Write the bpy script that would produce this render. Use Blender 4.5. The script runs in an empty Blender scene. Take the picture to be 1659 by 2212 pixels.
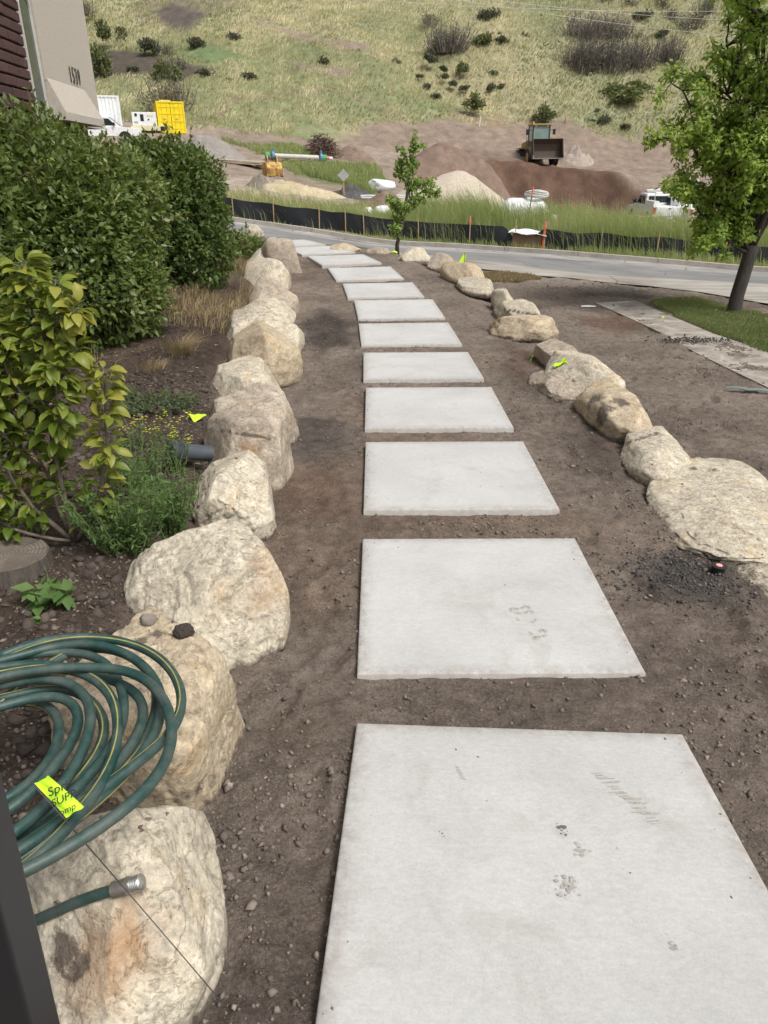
import bpy, bmesh, math, random
import numpy as np
from mathutils import Vector, Matrix
R = math.radians
rng = np.random.default_rng(7); random.seed(7)
scene = bpy.context.scene
C = scene.collection

# ---------------------------------------------------------------- camera, sky, sun, exposure
CAM = np.array([0.0, 0.0, 2.0]); PITCH = R(25.816); FL = 1548.0      # focal length in px of a 1659x2212 frame
cd = bpy.data.cameras.new('camera'); cam = bpy.data.objects.new('camera', cd); C.objects.link(cam)
cam.location = CAM; cam.rotation_euler = (R(90) - PITCH, 0, 0)
cd.sensor_fit = 'VERTICAL'; cd.sensor_height = 24.0; cd.lens = 24.0 * FL / 2212.0
cd.clip_start = 0.05; cd.clip_end = 2000
scene.camera = cam
SUN_EL = R(56)                                                       # soft sun behind thin cloud, high, from the back right
world = bpy.data.worlds.new('World'); scene.world = world; world.use_nodes = True
wn = world.node_tree.nodes; wl = world.node_tree.links
sky = wn.new('ShaderNodeTexSky'); sky.sky_type = 'NISHITA'; sky.sun_disc = False
sky.sun_elevation = SUN_EL; sky.sun_rotation = R(132); sky.air_density = 1.0; sky.dust_density = 6.0; sky.ozone_density = 0.6
hs = wn.new('ShaderNodeHueSaturation'); hs.inputs['Saturation'].default_value = 0.22   # an even grey cloud deck
bgn = wn['Background']; bgn.inputs['Strength'].default_value = 0.10
wl.new(sky.outputs['Color'], hs.inputs['Color']); wl.new(hs.outputs['Color'], bgn.inputs['Color'])
sd = bpy.data.lights.new('sun', 'SUN'); sd.energy = 1.5; sd.angle = R(15); sd.color = (1.0, 0.965, 0.91)
sun = bpy.data.objects.new('sun', sd); C.objects.link(sun)
sun.rotation_euler = (R(90) - SUN_EL, 0, R(48))
scene.view_settings.view_transform = 'Standard'; scene.view_settings.look = 'None'
scene.view_settings.gamma = 1.0; scene.view_settings.exposure = 0.62
scene.cycles.max_bounces = 6; scene.cycles.transparent_max_bounces = 8
scene.cycles.use_denoising = True

# ---------------------------------------------------------------- numeric helpers
def h3(ix, iy, iz, s):
    n = (ix.astype(np.int64) * 374761393 + iy.astype(np.int64) * 668265263 + iz.astype(np.int64) * 2147483647 + s * 974711) & 0xffffffff
    n = ((n ^ (n >> 13)) * 1274126177) & 0xffffffff
    n = n ^ (n >> 16)
    return (n & 0xffff) / 65535.0
def vn(P, s=0):                                                       # value noise, -1..1
    P = np.asarray(P, float); f = np.floor(P); t = P - f; t = t * t * (3 - 2 * t); i = f.astype(np.int64)
    o = 0
    for a in (0, 1):
        for b in (0, 1):
            for c in (0, 1):
                w = (t[..., 0] if a else 1 - t[..., 0]) * (t[..., 1] if b else 1 - t[..., 1]) * (t[..., 2] if c else 1 - t[..., 2])
                o = o + w * h3(i[..., 0] + a, i[..., 1] + b, i[..., 2] + c, s)
    return o * 2 - 1
def fbm(P, oct=4, s=0, g=0.5):
    o = 0; a = 1; tot = 0; P = np.asarray(P, float)
    for k in range(oct):
        o = o + a * vn(P * (2.03 ** k) + 17.3 * k, s + k); tot += a; a *= g
    return o / tot
def xy3(x, y, z=0.0):
    x, y = np.broadcast_arrays(np.asarray(x, float), np.asarray(y, float)); return np.stack([x, y, np.full(x.shape, z)], -1)
def sstep(a, b, x):
    t = np.clip((np.asarray(x, float) - a) / (b - a), 0, 1); return t * t * (3 - 2 * t)
CP, SP = math.cos(PITCH), math.sin(PITCH)
def ray(px, py):                                                      # unit-depth viewing direction of a surveyed photo point
    u = (px - 829.5) / FL; v = (py - 1106.0) / FL
    return np.array([u, CP - v * SP, -SP - v * CP])
def proj(P):
    P = np.asarray(P, float); y = P[..., 1]; z = P[..., 2] - 2.0
    zc = y * CP - z * SP
    return np.stack([829.5 + FL * P[..., 0] / zc, 1106 - FL * (z * CP + y * SP) / zc], -1)
def at(px, py, Y):                                                    # the point at ground distance Y from the camera
    d = ray(px, py); return CAM + d * (Y / d[1])

# ---------------------------------------------------------------- the lie of the land
SLAB = np.array([[.476,1.475,.157,-.049,-.112],[.492,3.035,.071,.007,0],[.475,4.622,.077,.012,.001],[.443,6.18,.066,.015,-.004],
 [.385,7.708,.054,.026,-.016],[.300,9.251,.068,.058,.018],[.198,10.764,.109,.084,.046],[-.036,12.263,.149,.116,.039],
 [-.356,13.782,.216,.192,.051],[-.816,15.308,.284,.33,.033],[-1.43,16.75,.322,.43,.02],[-2.2,18.1,.34,.52,.01]])
def zpath(y): return np.interp(y, [-5, .4, .87, 2.1, *SLAB[1:, 1], 20, 24], [.24, .235, .222, .09, *SLAB[1:, 2], .30, .0]) - .042
def xpath(y): return np.interp(y, [0, *SLAB[:, 1], 22], [.46, *SLAB[:, 0], -4.5])
def xleft(y): return np.interp(y, [0, 1, 1.9, 2.75, 3.9, 4.7, 5.5, 6.6, 7.2, 8.7, 10.3, 12.9, 14.2, 17, 19.7, 23], [-.5, -.56, -.77, -.85, -.95, -1.0, -1.1, -1.35, -1.3, -1.55, -1.68, -2.05, -2.3, -2.9, -3.5, -6.0])
def xright(y): return np.interp(y, [0, 2.4, 3.2, 4.2, 5.5, 7, 9, 11, 13, 15, 17, 19], [2.3, 2.2, 2.1, 1.95, 1.8, 1.7, 1.55, 1.4, 1.15, .8, .2, -.8])
_T = np.array([-1.2, -.5, -.3, -.15, 0, .15, .3, .5, 1.2])
_col = {
 -1.2: [(16,.9),(24,.7),(36,1.2),(48,2.6),(58,4),(66,5),(74,7),(104,20),(220,75)],
 -.5:  [(16,.7),(24,.4),(37,.6),(48,2.2),(58,3.6),(66,4.6),(74,6.6),(103,19.8),(220,75)],
 -.3:  [(16,.5),(24,.15),(36.5,.1),(48,1.5),(58,3.0),(66,4.3),(74,6.4),(102,19.5),(220,74)],
 -.15: [(16,.35),(20,.1),(24,-.2),(35.3,-.55),(38,-.35),(45,.45),(55,1.4),(62,2.4),(70,4.1),(102,19.3),(220,73)],
 0:    [(16,.1),(20,.0),(24,-.45),(33,-1.2),(38,-.55),(46,0),(55,.75),(66,2.25),(75,4.2),(102,19.3),(220,73)],
 .15:  [(16,-.2),(20,-.35),(24,-.7),(31,-1.2),(36,-.9),(46,-.9),(57,-1.1),(60.5,-.8),(67.5,1.95),(71,2.05),(76,4.3),(103,19.5),(220,73)],
 .3:   [(16,-.35),(20,-.6),(24,-1),(29,-1.3),(34,-1.3),(46,-1.5),(56,-1.3),(63,-.4),(67,.75),(72,1.8),(78,3.9),(105,19.9),(220,73)],
 .5:   [(14,-.4),(18,-.7),(22,-1.1),(27,-1.5),(32,-1.5),(50,-1.8),(60,-1.2),(65,-.2),(72,1.4),(78,3.1),(106,20),(220,73)],
 1.2:  [(10,-.4),(16,-.8),(20,-1.2),(25,-1.6),(32,-1.8),(50,-2.2),(60,-1.8),(65,-.8),(72,1),(78,3),(106,20),(220,73)],
}
_tg = np.linspace(-1.2, 1.2, 121); _yg = np.arange(10, 221, .5)
_M = np.array([np.interp(_yg, *zip(*_col[t])) for t in _T])
_G = np.array([[np.interp(tt, _T, _M[:, j]) for tt in _tg] for j in range(len(_yg))])
for _ in range(3):
    _G[1:-1] = (_G[:-2] + 2 * _G[1:-1] + _G[2:]) / 4
for _ in range(6):
    _G[:, 1:-1] = (_G[:, :-2] + 2 * _G[:, 1:-1] + _G[:, 2:]) / 4
def far(x, y):
    y = np.maximum(np.asarray(y, float), 10); t = np.clip(x / y, -1.19, 1.19)
    a = (t + 1.2) / (_tg[1] - _tg[0]); b = np.clip((y - 10) / .5, 0, len(_yg) - 1.01)
    i = a.astype(int); j = b.astype(int); a = a - i; b = b - j
    return _G[j, i] * (1 - a) * (1 - b) + _G[j, i + 1] * a * (1 - b) + _G[j + 1, i] * (1 - a) * b + _G[j + 1, i + 1] * a * b
def roadmask(x, y):                                                   # 1 on the carriageway
    f = kerb_y(x); n = near_y(x)
    return sstep(-.05, .35, y - n) * sstep(-.05, .3, f - y)
def kerb_y(x): return np.interp(x, [-40, -20, -11, -5.3, 0, 4.65, 8.7, 13.5, 24, 60], [48, 40, 36.6, 34.9, 33, 31, 29.1, 26.8, 21.5, 2])
def near_y(x): return np.interp(x, [-40, -20, -9, -4, 0, 2.2, 3.3, 4.3, 5.7, 6.3, 8, 14, 30, 60], [37, 29, 24.6, 22.4, 19.2, 16.7, 15.6, 14.8, 13.5, 12.4, 9.5, 3, -12, -40])
def pile(x, y, cx, cy, rx, ry, h, p=1.2):
    d = np.hypot((x - cx) / rx, (y - cy) / ry); return h * np.clip(1 - d, 0, 1) ** p
def H0(x, y):
    x = np.asarray(x, float); y = np.asarray(y, float); x, y = np.broadcast_arrays(x, y)
    zp = zpath(y); bed = .27 + .25 * (zp - .03) + .05 * sstep(-1.2, -3, x)
    xl = xleft(y); xr = xright(y)
    z = zp + 0 * x
    s = sstep(0, .4, xl - x)
    z = z * (1 - s) + bed * s
    s = sstep(-.25, .9, x - xr)
    z = z * (1 - s) + (-.09 - .0 * y) * s
    k = sstep(16.5, 21.5, y + .35 * np.maximum(x, -4))
    z = z * (1 - k) + far(x, y) * k
    m = roadmask(x, y) * sstep(8, 11, y)
    z = z - .05 * m
    r = np.hypot((x - 14.2) / 9.6, (y - 60.2) / 7.2); ang = np.arctan2(y - 60.2, x - 14.2)
    r = r + .07 * np.sin(ang * 5 + 1) + .04 * np.sin(ang * 11)
    z = z - 1.5 * sstep(1.0, .62, r) + .5 * sstep(1.45, 1.05, r) * sstep(.9, 1.05, r) * sstep(58, 63, y)
    return z
_fr = np.random.default_rng(5)
FOOT = [(_fr.uniform(-.5, -.2) if k % 2 else _fr.uniform(1.2, 1.75), 1.2 + 8 * (k / 44) ** 1.2 + _fr.uniform(-.2, .2), _fr.uniform(-.5, .5)) for k in range(44)] + [(_fr.uniform(2.6, 4.4), _fr.uniform(5, 10), _fr.uniform(-1.5, 1.5)) for k in range(24)]
def detail(x, y):
    P = xy3(x, y)
    yard = 1 - sstep(15, 19, y)
    rm = 1 - roadmask(x, y)
    bedm = sstep(.05, .4, xleft(y) - .25 - x) * yard
    d = .024 * fbm(P * .9, 3, 1) + .026 * fbm(P * 4.5, 3, 5) + .016 * np.abs(fbm(P * 15, 2, 9)) + .008 * fbm(P * 34, 1, 10)
    d = d + bedm * (.05 * fbm(P * 2.2, 3, 31) + .022 * np.abs(fbm(P * 9, 3, 33)))
    # raked and trodden furrows along the path edges
    d = d + .009 * np.sin((x * 3 + y * 9 + 2.5 * fbm(P * 1.3, 2, 40)) * 6) * sstep(.0, .5, fbm(P * .7, 2, 44) + .1) * yard
    d = np.array(d, float)
    for fx, fy, fa in (FOOT if np.ndim(x) else ()):
        k = (np.abs(x - fx) < .4) & (np.abs(y - fy) < .4)
        if not np.any(k): continue
        lx = math.cos(fa) * (x[k] - fx) + math.sin(fa) * (y[k] - fy); ly = -math.sin(fa) * (x[k] - fx) + math.cos(fa) * (y[k] - fy); r = np.hypot(lx / .055, ly / .15)
        d[k] = d[k] * (1 - .7 * sstep(1.1, .8, r)) - .02 * sstep(1.05, .75, r) + .010 * np.exp(-((r - 1.3) / .2) ** 2) + .006 * np.sign(np.sin(ly * 95)) * sstep(.9, .7, r)
    farm = sstep(33, 37, y)
    d = d * (yard + (1 - yard) * .3) + farm * (.14 * fbm(P * .35, 4, 61) + .06 * fbm(P * 1.7, 3, 66))
    hill = sstep(70, 80, y)
    d = d + hill * (.9 * fbm(P * .05, 3, 71) + .35 * fbm(P * .17, 3, 75) + 1.5 * fbm(np.stack([x * .10 + y * .05, y * .035 - x * .02, 0 * x], -1), 3, 77))
    pr = np.hypot((x - 14.2) / 11.5, (y - 60.2) / 9)
    d = d + sstep(1.05, .8, pr) * (.28 * fbm(P * [1.1, .35, 1], 3, 81) + .12 * fbm(P * 2.5, 3, 85))
    return d * (.25 + .75 * rm)
def slabmask(x, y, grow=0.0, soft=.06):
    m = 0 * x
    for sx, sy, sz, yaw, sl in SLAB:
        c, s = math.cos(yaw), math.sin(yaw)
        lx = c * (x - sx) + s * (y - sy); ly = -s * (x - sx) + c * (y - sy)
        d = np.maximum(np.abs(lx), np.abs(ly)) - .61 - grow
        m = np.maximum(m, 1 - sstep(-soft, 0, d))
    return m
def H(x, y):
    x = np.asarray(x, float); y = np.asarray(y, float); x, y = np.broadcast_arrays(x, y)
    m = slabmask(x, y) * (y < 20); g = slabmask(x, y, .10, .10) * (y < 20); d = detail(x, y)
    d = d * (1 - g) + np.minimum(d * .4, .006) * g
    return H0(x, y) + d * (1 - m) - .035 * m + .004 * g
def hit(px, py, lift=0.0):                                            # where a surveyed sight line meets the ground
    d = ray(px, py); t = np.concatenate([np.arange(.8, 20, .02), np.arange(20, 260, .1)])
    P = CAM + d * (t / 1.0)[:, None]
    g = P[:, 2] - (H0(P[:, 0], P[:, 1]) + lift)
    k = np.argmax(g < 0)
    if g[k] >= 0: k = len(t) - 1
    a = g[k - 1] / (g[k - 1] - g[k]) if k else 0
    p = P[k - 1] * (1 - a) + P[k] * a
    return p
# ---------------------------------------------------------------- materials
def srgb(r, g, b): return tuple(((c / 255) / 12.92 if c / 255 <= .04045 else ((c / 255 + .055) / 1.055) ** 2.4) for c in (r, g, b))
class NT:
    def __init__(s, name):
        s.m = bpy.data.materials.new(name); s.m.use_nodes = True; s.n = s.m.node_tree.nodes; s.l = s.m.node_tree.links
        s.b = s.n['Principled BSDF']; s.out = s.n['Material Output']; s.tc = None
    def co(s, kind='Object'):
        if s.tc is None: s.tc = s.n.new('ShaderNodeTexCoord')
        return s.tc.outputs[kind]
    def set(s, k, v):
        i = s.b.inputs[k]
        if hasattr(v, 'is_linked') or hasattr(v, 'links'): s.l.new(v, i)
        else: i.default_value = v if not (isinstance(v, tuple) and len(v) == 3) else (*v, 1)
        return s
    def noise(s, scale, detail=4, rough=.55, co=None, dist=0.0, stretch=None):
        t = s.n.new('ShaderNodeTexNoise'); t.inputs['Scale'].default_value = scale; t.inputs['Detail'].default_value = detail
        t.inputs['Roughness'].default_value = rough; t.inputs['Distortion'].default_value = dist
        c = co or s.co()
        if stretch:
            mp = s.n.new('ShaderNodeMapping'); mp.inputs['Scale'].default_value = stretch; s.l.new(c, mp.inputs['Vector']); c = mp.outputs[0]
        s.l.new(c, t.inputs['Vector']); return t.outputs['Fac']
    def voro(s, scale, feature='F1', co=None):
        t = s.n.new('ShaderNodeTexVoronoi'); t.feature = feature; t.inputs['Scale'].default_value = scale
        s.l.new(co or s.co(), t.inputs['Vector']); return t
    def ramp(s, fac, *st):
        r = s.n.new('ShaderNodeValToRGB'); e = r.color_ramp.elements
        while len(e) < len(st): e.new(.5)
        for k, (p, c) in enumerate(st):
            e[k].position = p; e[k].color = (*c, 1) if isinstance(c, tuple) else (c, c, c, 1)
        s.l.new(fac, r.inputs['Fac']); return r.outputs['Color']
    def mix(s, fac, a, b, mode='MIX'):
        m = s.n.new('ShaderNodeMix'); m.data_type = 'RGBA'; m.blend_type = mode
        for i, v in ((0, fac), (6, a), (7, b)):
            if isinstance(v, (int, float)): m.inputs[i].default_value = v if i == 0 else (v, v, v, 1)
            elif isinstance(v, tuple): m.inputs[i].default_value = (*v, 1)
            else: s.l.new(v, m.inputs[i])
        return m.outputs[2]
    def math(s, op, a, b=0.0):
        m = s.n.new('ShaderNodeMath'); m.operation = op
        for i, v in ((0, a), (1, b)):
            if isinstance(v, (int, float)): m.inputs[i].default_value = v
            else: s.l.new(v, m.inputs[i])
        return m.outputs[0]
    def attr(s, name, out='Color'):
        a = s.n.new('ShaderNodeAttribute'); a.attribute_name = name; return a.outputs[out]
    def bump(s, h, strength=.5, dist=.01, prev=None):
        b = s.n.new('ShaderNodeBump'); b.inputs['Strength'].default_value = strength; b.inputs['Distance'].default_value = dist
        s.l.new(h, b.inputs['Height'])
        if prev: s.l.new(prev, b.inputs['Normal'])
        s.l.new(b.outputs[0], s.b.inputs['Normal']); return b.outputs[0]
    def normal_z(s):
        g = s.n.new('ShaderNodeNewGeometry'); x = s.n.new('ShaderNodeSeparateXYZ'); s.l.new(g.outputs['Normal'], x.inputs[0]); return x.outputs['Z']
MT = {}
def plain(name, col, rough=.6, metal=0.0, var=.12, scale=6.0, bump=0.0, bscale=40.0, spec=.4):
    t = NT(name); a = tuple(max(0, c * (1 - var)) for c in col); b = tuple(min(1, c * (1 + var)) for c in col)
    t.set('Base Color', t.ramp(t.noise(scale, 6, .65), (.3, a), (.7, b))).set('Roughness', rough).set('Metallic', metal).set('Specular IOR Level', spec)
    if bump: t.bump(t.noise(bscale, 4), bump, .005)
    MT[name] = t.m; return t.m
def leafmat(name, c0, c1, c2, trans=.35, rough=.5):
    t = NT(name); v = t.attr('var', 'Fac')
    col = t.ramp(v, (0, c0), (.55, c1), (1, c2)); t.set('Base Color', col).set('Roughness', rough).set('Specular IOR Level', .35)
    tr = t.n.new('ShaderNodeBsdfTranslucent'); t.l.new(t.mix(.35, col, (.35, .45, .05)), tr.inputs['Color'])
    ms = t.n.new('ShaderNodeMixShader'); ms.inputs[0].default_value = trans
    t.l.new(t.b.outputs[0], ms.inputs[1]); t.l.new(tr.outputs[0], ms.inputs[2]); t.l.new(ms.outputs[0], t.out.inputs['Surface'])
    MT[name] = t.m; return t.m
def make_materials():
    # bare ground: region colour from the survey, grain on top
    for nm in ('ground', 'hill'):
        t = NT(nm); tint = t.attr('tint')
        n1 = t.noise(1.1, 6, .6); n2 = t.noise(13, 5, .65); n3 = t.noise(90, 4, .7)
        c = t.mix(1.0, tint, t.ramp(n1, (.3, .70), (.7, 1.25)), 'MULTIPLY')
        c = t.mix(1.0, c, t.ramp(n2, (.3, .66), (.72, 1.32)), 'MULTIPLY')
        c = t.mix(1.0, c, t.ramp(n3, (.3, .6), (.7, 1.4)), 'MULTIPLY')
        vo = t.voro(70); sp = t.ramp(vo.outputs['Distance'], (.10, 1.0), (.16, 0.0))
        rs = t.ramp(t.noise(31, 2), (.52, 0.0), (.62, 1.0))
        c = t.mix(t.math('MULTIPLY', t.math('MULTIPLY', sp, rs), .5), c, (.34, .30, .26))
        t.set('Base Color', c).set('Roughness', .95).set('Specular IOR Level', .15)
        b1 = t.bump(t.noise(24, 6, .75), .9, .03); t.bump(t.noise(110, 4, .75), .8, .008, b1)
        MT[nm] = t.m
    # cast concrete slab
    t = NT('concrete'); oi = t.n.new('ShaderNodeObjectInfo'); ad = t.n.new('ShaderNodeVectorMath'); ad.operation = 'ADD'
    sc = t.n.new('ShaderNodeVectorMath'); sc.operation = 'SCALE'; cmb = t.n.new('ShaderNodeCombineXYZ')
    for k in range(3): t.l.new(oi.outputs['Random'], cmb.inputs[k])
    t.l.new(cmb.outputs[0], sc.inputs[0]); sc.inputs['Scale'].default_value = 37
    t.l.new(t.co(), ad.inputs[0]); t.l.new(sc.outputs[0], ad.inputs[1]); co = ad.outputs[0]
    n1 = t.noise(1.7, 5, .6, co); n2 = t.noise(30, 6, .75, co, 0, (1, 2.2, 1)); n3 = t.noise(3.2, 7, .72, co, .6)
    c = t.ramp(n1, (.3, (.42, .416, .407)), (.7, (.505, .502, .492)))
    c = t.mix(1.0, c, t.ramp(n2, (.3, .90), (.7, 1.07)), 'MULTIPLY')
    c = t.mix(t.math('MULTIPLY', t.ramp(n3, (.54, 0.0), (.76, 1.0)), .42), c, (.26, .23, .19))       # dusty brown film
    e = t.attr('edge', 'Fac'); en = t.math('MULTIPLY', e, t.ramp(t.noise(22, 4, .7, co), (.35, .15), (.65, 1.0)))
    c = t.mix(t.math('MULTIPLY', en, .55), c, (.22, .18, .145))
    wear = t.math('MULTIPLY', t.ramp(t.noise(2.3, 2, .5, co), (.6, 0.0), (.66, 1.0)), t.ramp(t.noise(60, 3, .8, co, 0, (1, .12, 1)), (.58, 0.0), (.68, 1.0)))
    c = t.mix(t.math('MULTIPLY', wear, .35), c, (.27, .245, .215))
    c = t.mix(1.0, c, t.ramp(t.noise(130, 4, .8, co), (.32, .89), (.68, 1.08)), 'MULTIPLY')
    pit = t.voro(120, co=co); pm = t.math('MULTIPLY', t.ramp(pit.outputs['Distance'], (.09, 1.0), (.14, 0.0)), t.ramp(t.noise(6, 3, .6, co), (.42, 0.0), (.6, 1.0)))
    c = t.mix(t.math('MULTIPLY', pm, .7), c, (.15, .14, .13))
    nz = t.normal_z(); side = t.ramp(nz, (.3, 1.0), (.8, 0.0))
    c = t.mix(t.math('MULTIPLY', side, t.ramp(t.noise(30, 4, .7, co), (.3, .35), (.7, .9))), c, (.32, .295, .26))
    t.set('Base Color', c).set('Roughness', .82).set('Specular IOR Level', .3); t.bump(t.noise(85, 6, .75, co), .3, .004)
    MT['concrete'] = t.m
    # pale weathered limestone, three tones
    for nm, lo, hi, warm in (('rock_pale', (.44, .385, .30), (.66, .60, .48), (.50, .36, .20)), ('rock_tan', (.39, .315, .225), (.58, .49, .35), (.46, .31, .15)), ('rock_grey', (.32, .265, .21), (.53, .46, .37), (.42, .31, .20))):
        t = NT(nm); g = t.co()
        n1 = t.noise(3.2, 7, .66, g, .4); n2 = t.noise(14, 7, .72, g); n4 = t.noise(55, 5, .75, g)
        c = t.ramp(n1, (.28, lo), (.72, hi))
        c = t.mix(t.ramp(t.noise(4.5, 5, .6, g, .8), (.54, 0.0), (.72, .7)), c, warm)
        c = t.mix(1.0, c, t.ramp(n2, (.3, .70), (.66, 1.16)), 'MULTIPLY'); c = t.mix(1.0, c, t.ramp(n4, (.34, .74), (.66, 1.16)), 'MULTIPLY')
        c = t.mix(t.ramp(t.noise(7, 6, .7, g, .6), (.58, 0.0), (.70, .42)), c, (.22, .185, .15))
        st = t.attr('stain', 'Fac'); c = t.mix(t.math('MULTIPLY', st, t.ramp(t.noise(12, 5, .7, g), (.3, .35), (.65, .9))), c, (.33, .17, .07))
        ln = t.noise(5, 7, .7, g, 1.5); crack = t.ramp(ln, (.485, 0.0), (.5, 1.0), (.515, 0.0))
        c = t.mix(t.math('MULTIPLY', crack, .3), c, (.12, .095, .07))
        sp = t.math('MULTIPLY', t.ramp(t.noise(24, 5, .8, g), (.60, 0.0), (.68, 1.0)), t.ramp(t.noise(3.1, 3, .6, g), (.48, 0.0), (.6, 1.0)))
        c = t.mix(t.math('MULTIPLY', sp, .75), c, (.10, .08, .065))
        a = t.attr('soil', 'Fac'); ds = t.ramp(t.math('ADD', a, t.math('MULTIPLY', t.math('SUBTRACT', t.noise(22, 7, .8, g), .5), 1.9)), (.36, 0.0), (.72, .92))
        c = t.mix(ds, c, t.ramp(t.noise(60, 4, .8, g), (.3, (.07, .055, .045)), (.7, (.15, .12, .098))))
        t.set('Base Color', c).set('Roughness', .93).set('Specular IOR Level', .2)
        b1 = t.bump(n1, .35, .05); b2 = t.bump(n2, .42, .025, b1); b3 = t.bump(crack, .5, -.012, b2); t.bump(n4, .55, .008, b3)
        MT[nm] = t.m
    t = NT('asphalt'); tint = t.attr('tint'); c = t.mix(1.0, tint, t.ramp(t.noise(.7, 6, .65), (.3, .75), (.7, 1.22)), 'MULTIPLY')
    c = t.mix(1.0, c, t.ramp(t.noise(1.0, 6, .7, None, .5, (.25, 3.2, 1)), (.3, .72), (.7, 1.25)), 'MULTIPLY')
    cr = t.voro(.42, 'DISTANCE_TO_EDGE'); cm = t.ramp(cr.outputs['Distance'], (.004, 1.0), (.012, 0.0)); c = t.mix(t.math('MULTIPLY', cm, .6), c, (.05, .045, .04))
    t.set('Base Color', c).set('Roughness', .85).set('Specular IOR Level', .3); t.bump(t.noise(50, 5), .3, .01); MT['asphalt'] = t.m
    t = NT('kerb'); t.set('Base Color', t.ramp(t.noise(2.5, 6, .7), (.3, (.28, .25, .215)), (.7, (.42, .39, .345)))).set('Roughness', .9); MT['kerb'] = t.m
    t = NT('pavement'); c = t.ramp(t.noise(1.3, 6, .65), (.3, (.29, .26, .225)), (.7, (.42, .385, .335)))
    c = t.mix(t.ramp(t.noise(2.2, 7, .72, None, .5), (.42, 0.0), (.62, .9)), c, (.14, .112, .09)); t.set('Base Color', c).set('Roughness', .9); t.bump(t.noise(70, 5), .25, .005); MT['pavement'] = t.m
make_materials()
# ---------------------------------------------------------------- object helpers
def tag(o, label=None, cat=None, group=None, kind=None):
    if label: o['label'] = label
    if cat: o['category'] = cat
    if group: o['group'] = group
    if kind: o['kind'] = kind
    return o
def link(name, me, parent=None, mat=None, smooth=False):
    o = bpy.data.objects.new(name, me); C.objects.link(o)
    if parent is not None: o.parent = parent
    if mat is not None and len(me.materials) == 0: me.materials.append(MT[mat] if isinstance(mat, str) else mat)
    if smooth: me.polygons.foreach_set('use_smooth', [True] * len(me.polygons))
    return o
def empty(name, loc, rz=0.0, rx=0.0, ry=0.0):
    o = bpy.data.objects.new(name, None); C.objects.link(o); o.location = loc; o.rotation_euler = (rx, ry, rz); o.empty_display_size = .2; return o
def np_mesh(name, V, F, attrs=None):
    """V (n,3), F (m,k) with one k; attrs {name: (n,) or (n,3)}"""
    V = np.ascontiguousarray(V, np.float32); F = np.ascontiguousarray(F, np.int32); me = bpy.data.meshes.new(name)
    m, k = F.shape
    me.vertices.add(len(V)); me.vertices.foreach_set('co', V.ravel()); me.loops.add(m * k); me.loops.foreach_set('vertex_index', F.ravel())
    me.polygons.add(m); me.polygons.foreach_set('loop_start', np.arange(0, m * k, k, dtype=np.int32)); me.polygons.foreach_set('loop_total', np.full(m, k, np.int32))
    me.update(calc_edges=True)
    for a, v in (attrs or {}).items():
        v = np.asarray(v, np.float32)
        if v.ndim == 1:
            at_ = me.attributes.new(a, 'FLOAT', 'POINT'); at_.data.foreach_set('value', v)
        else:
            at_ = me.attributes.new(a, 'FLOAT_COLOR', 'POINT'); at_.data.foreach_set('color', np.c_[v, np.ones(len(v))].astype(np.float32).ravel())
    return me
def grid_faces(nu, nv):                                               # vertices indexed i*nv + j
    i, j = np.meshgrid(np.arange(nu - 1), np.arange(nv - 1), indexing='ij'); a = (i * nv + j).ravel()
    return np.stack([a, a + nv, a + nv + 1, a + 1], -1)
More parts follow.
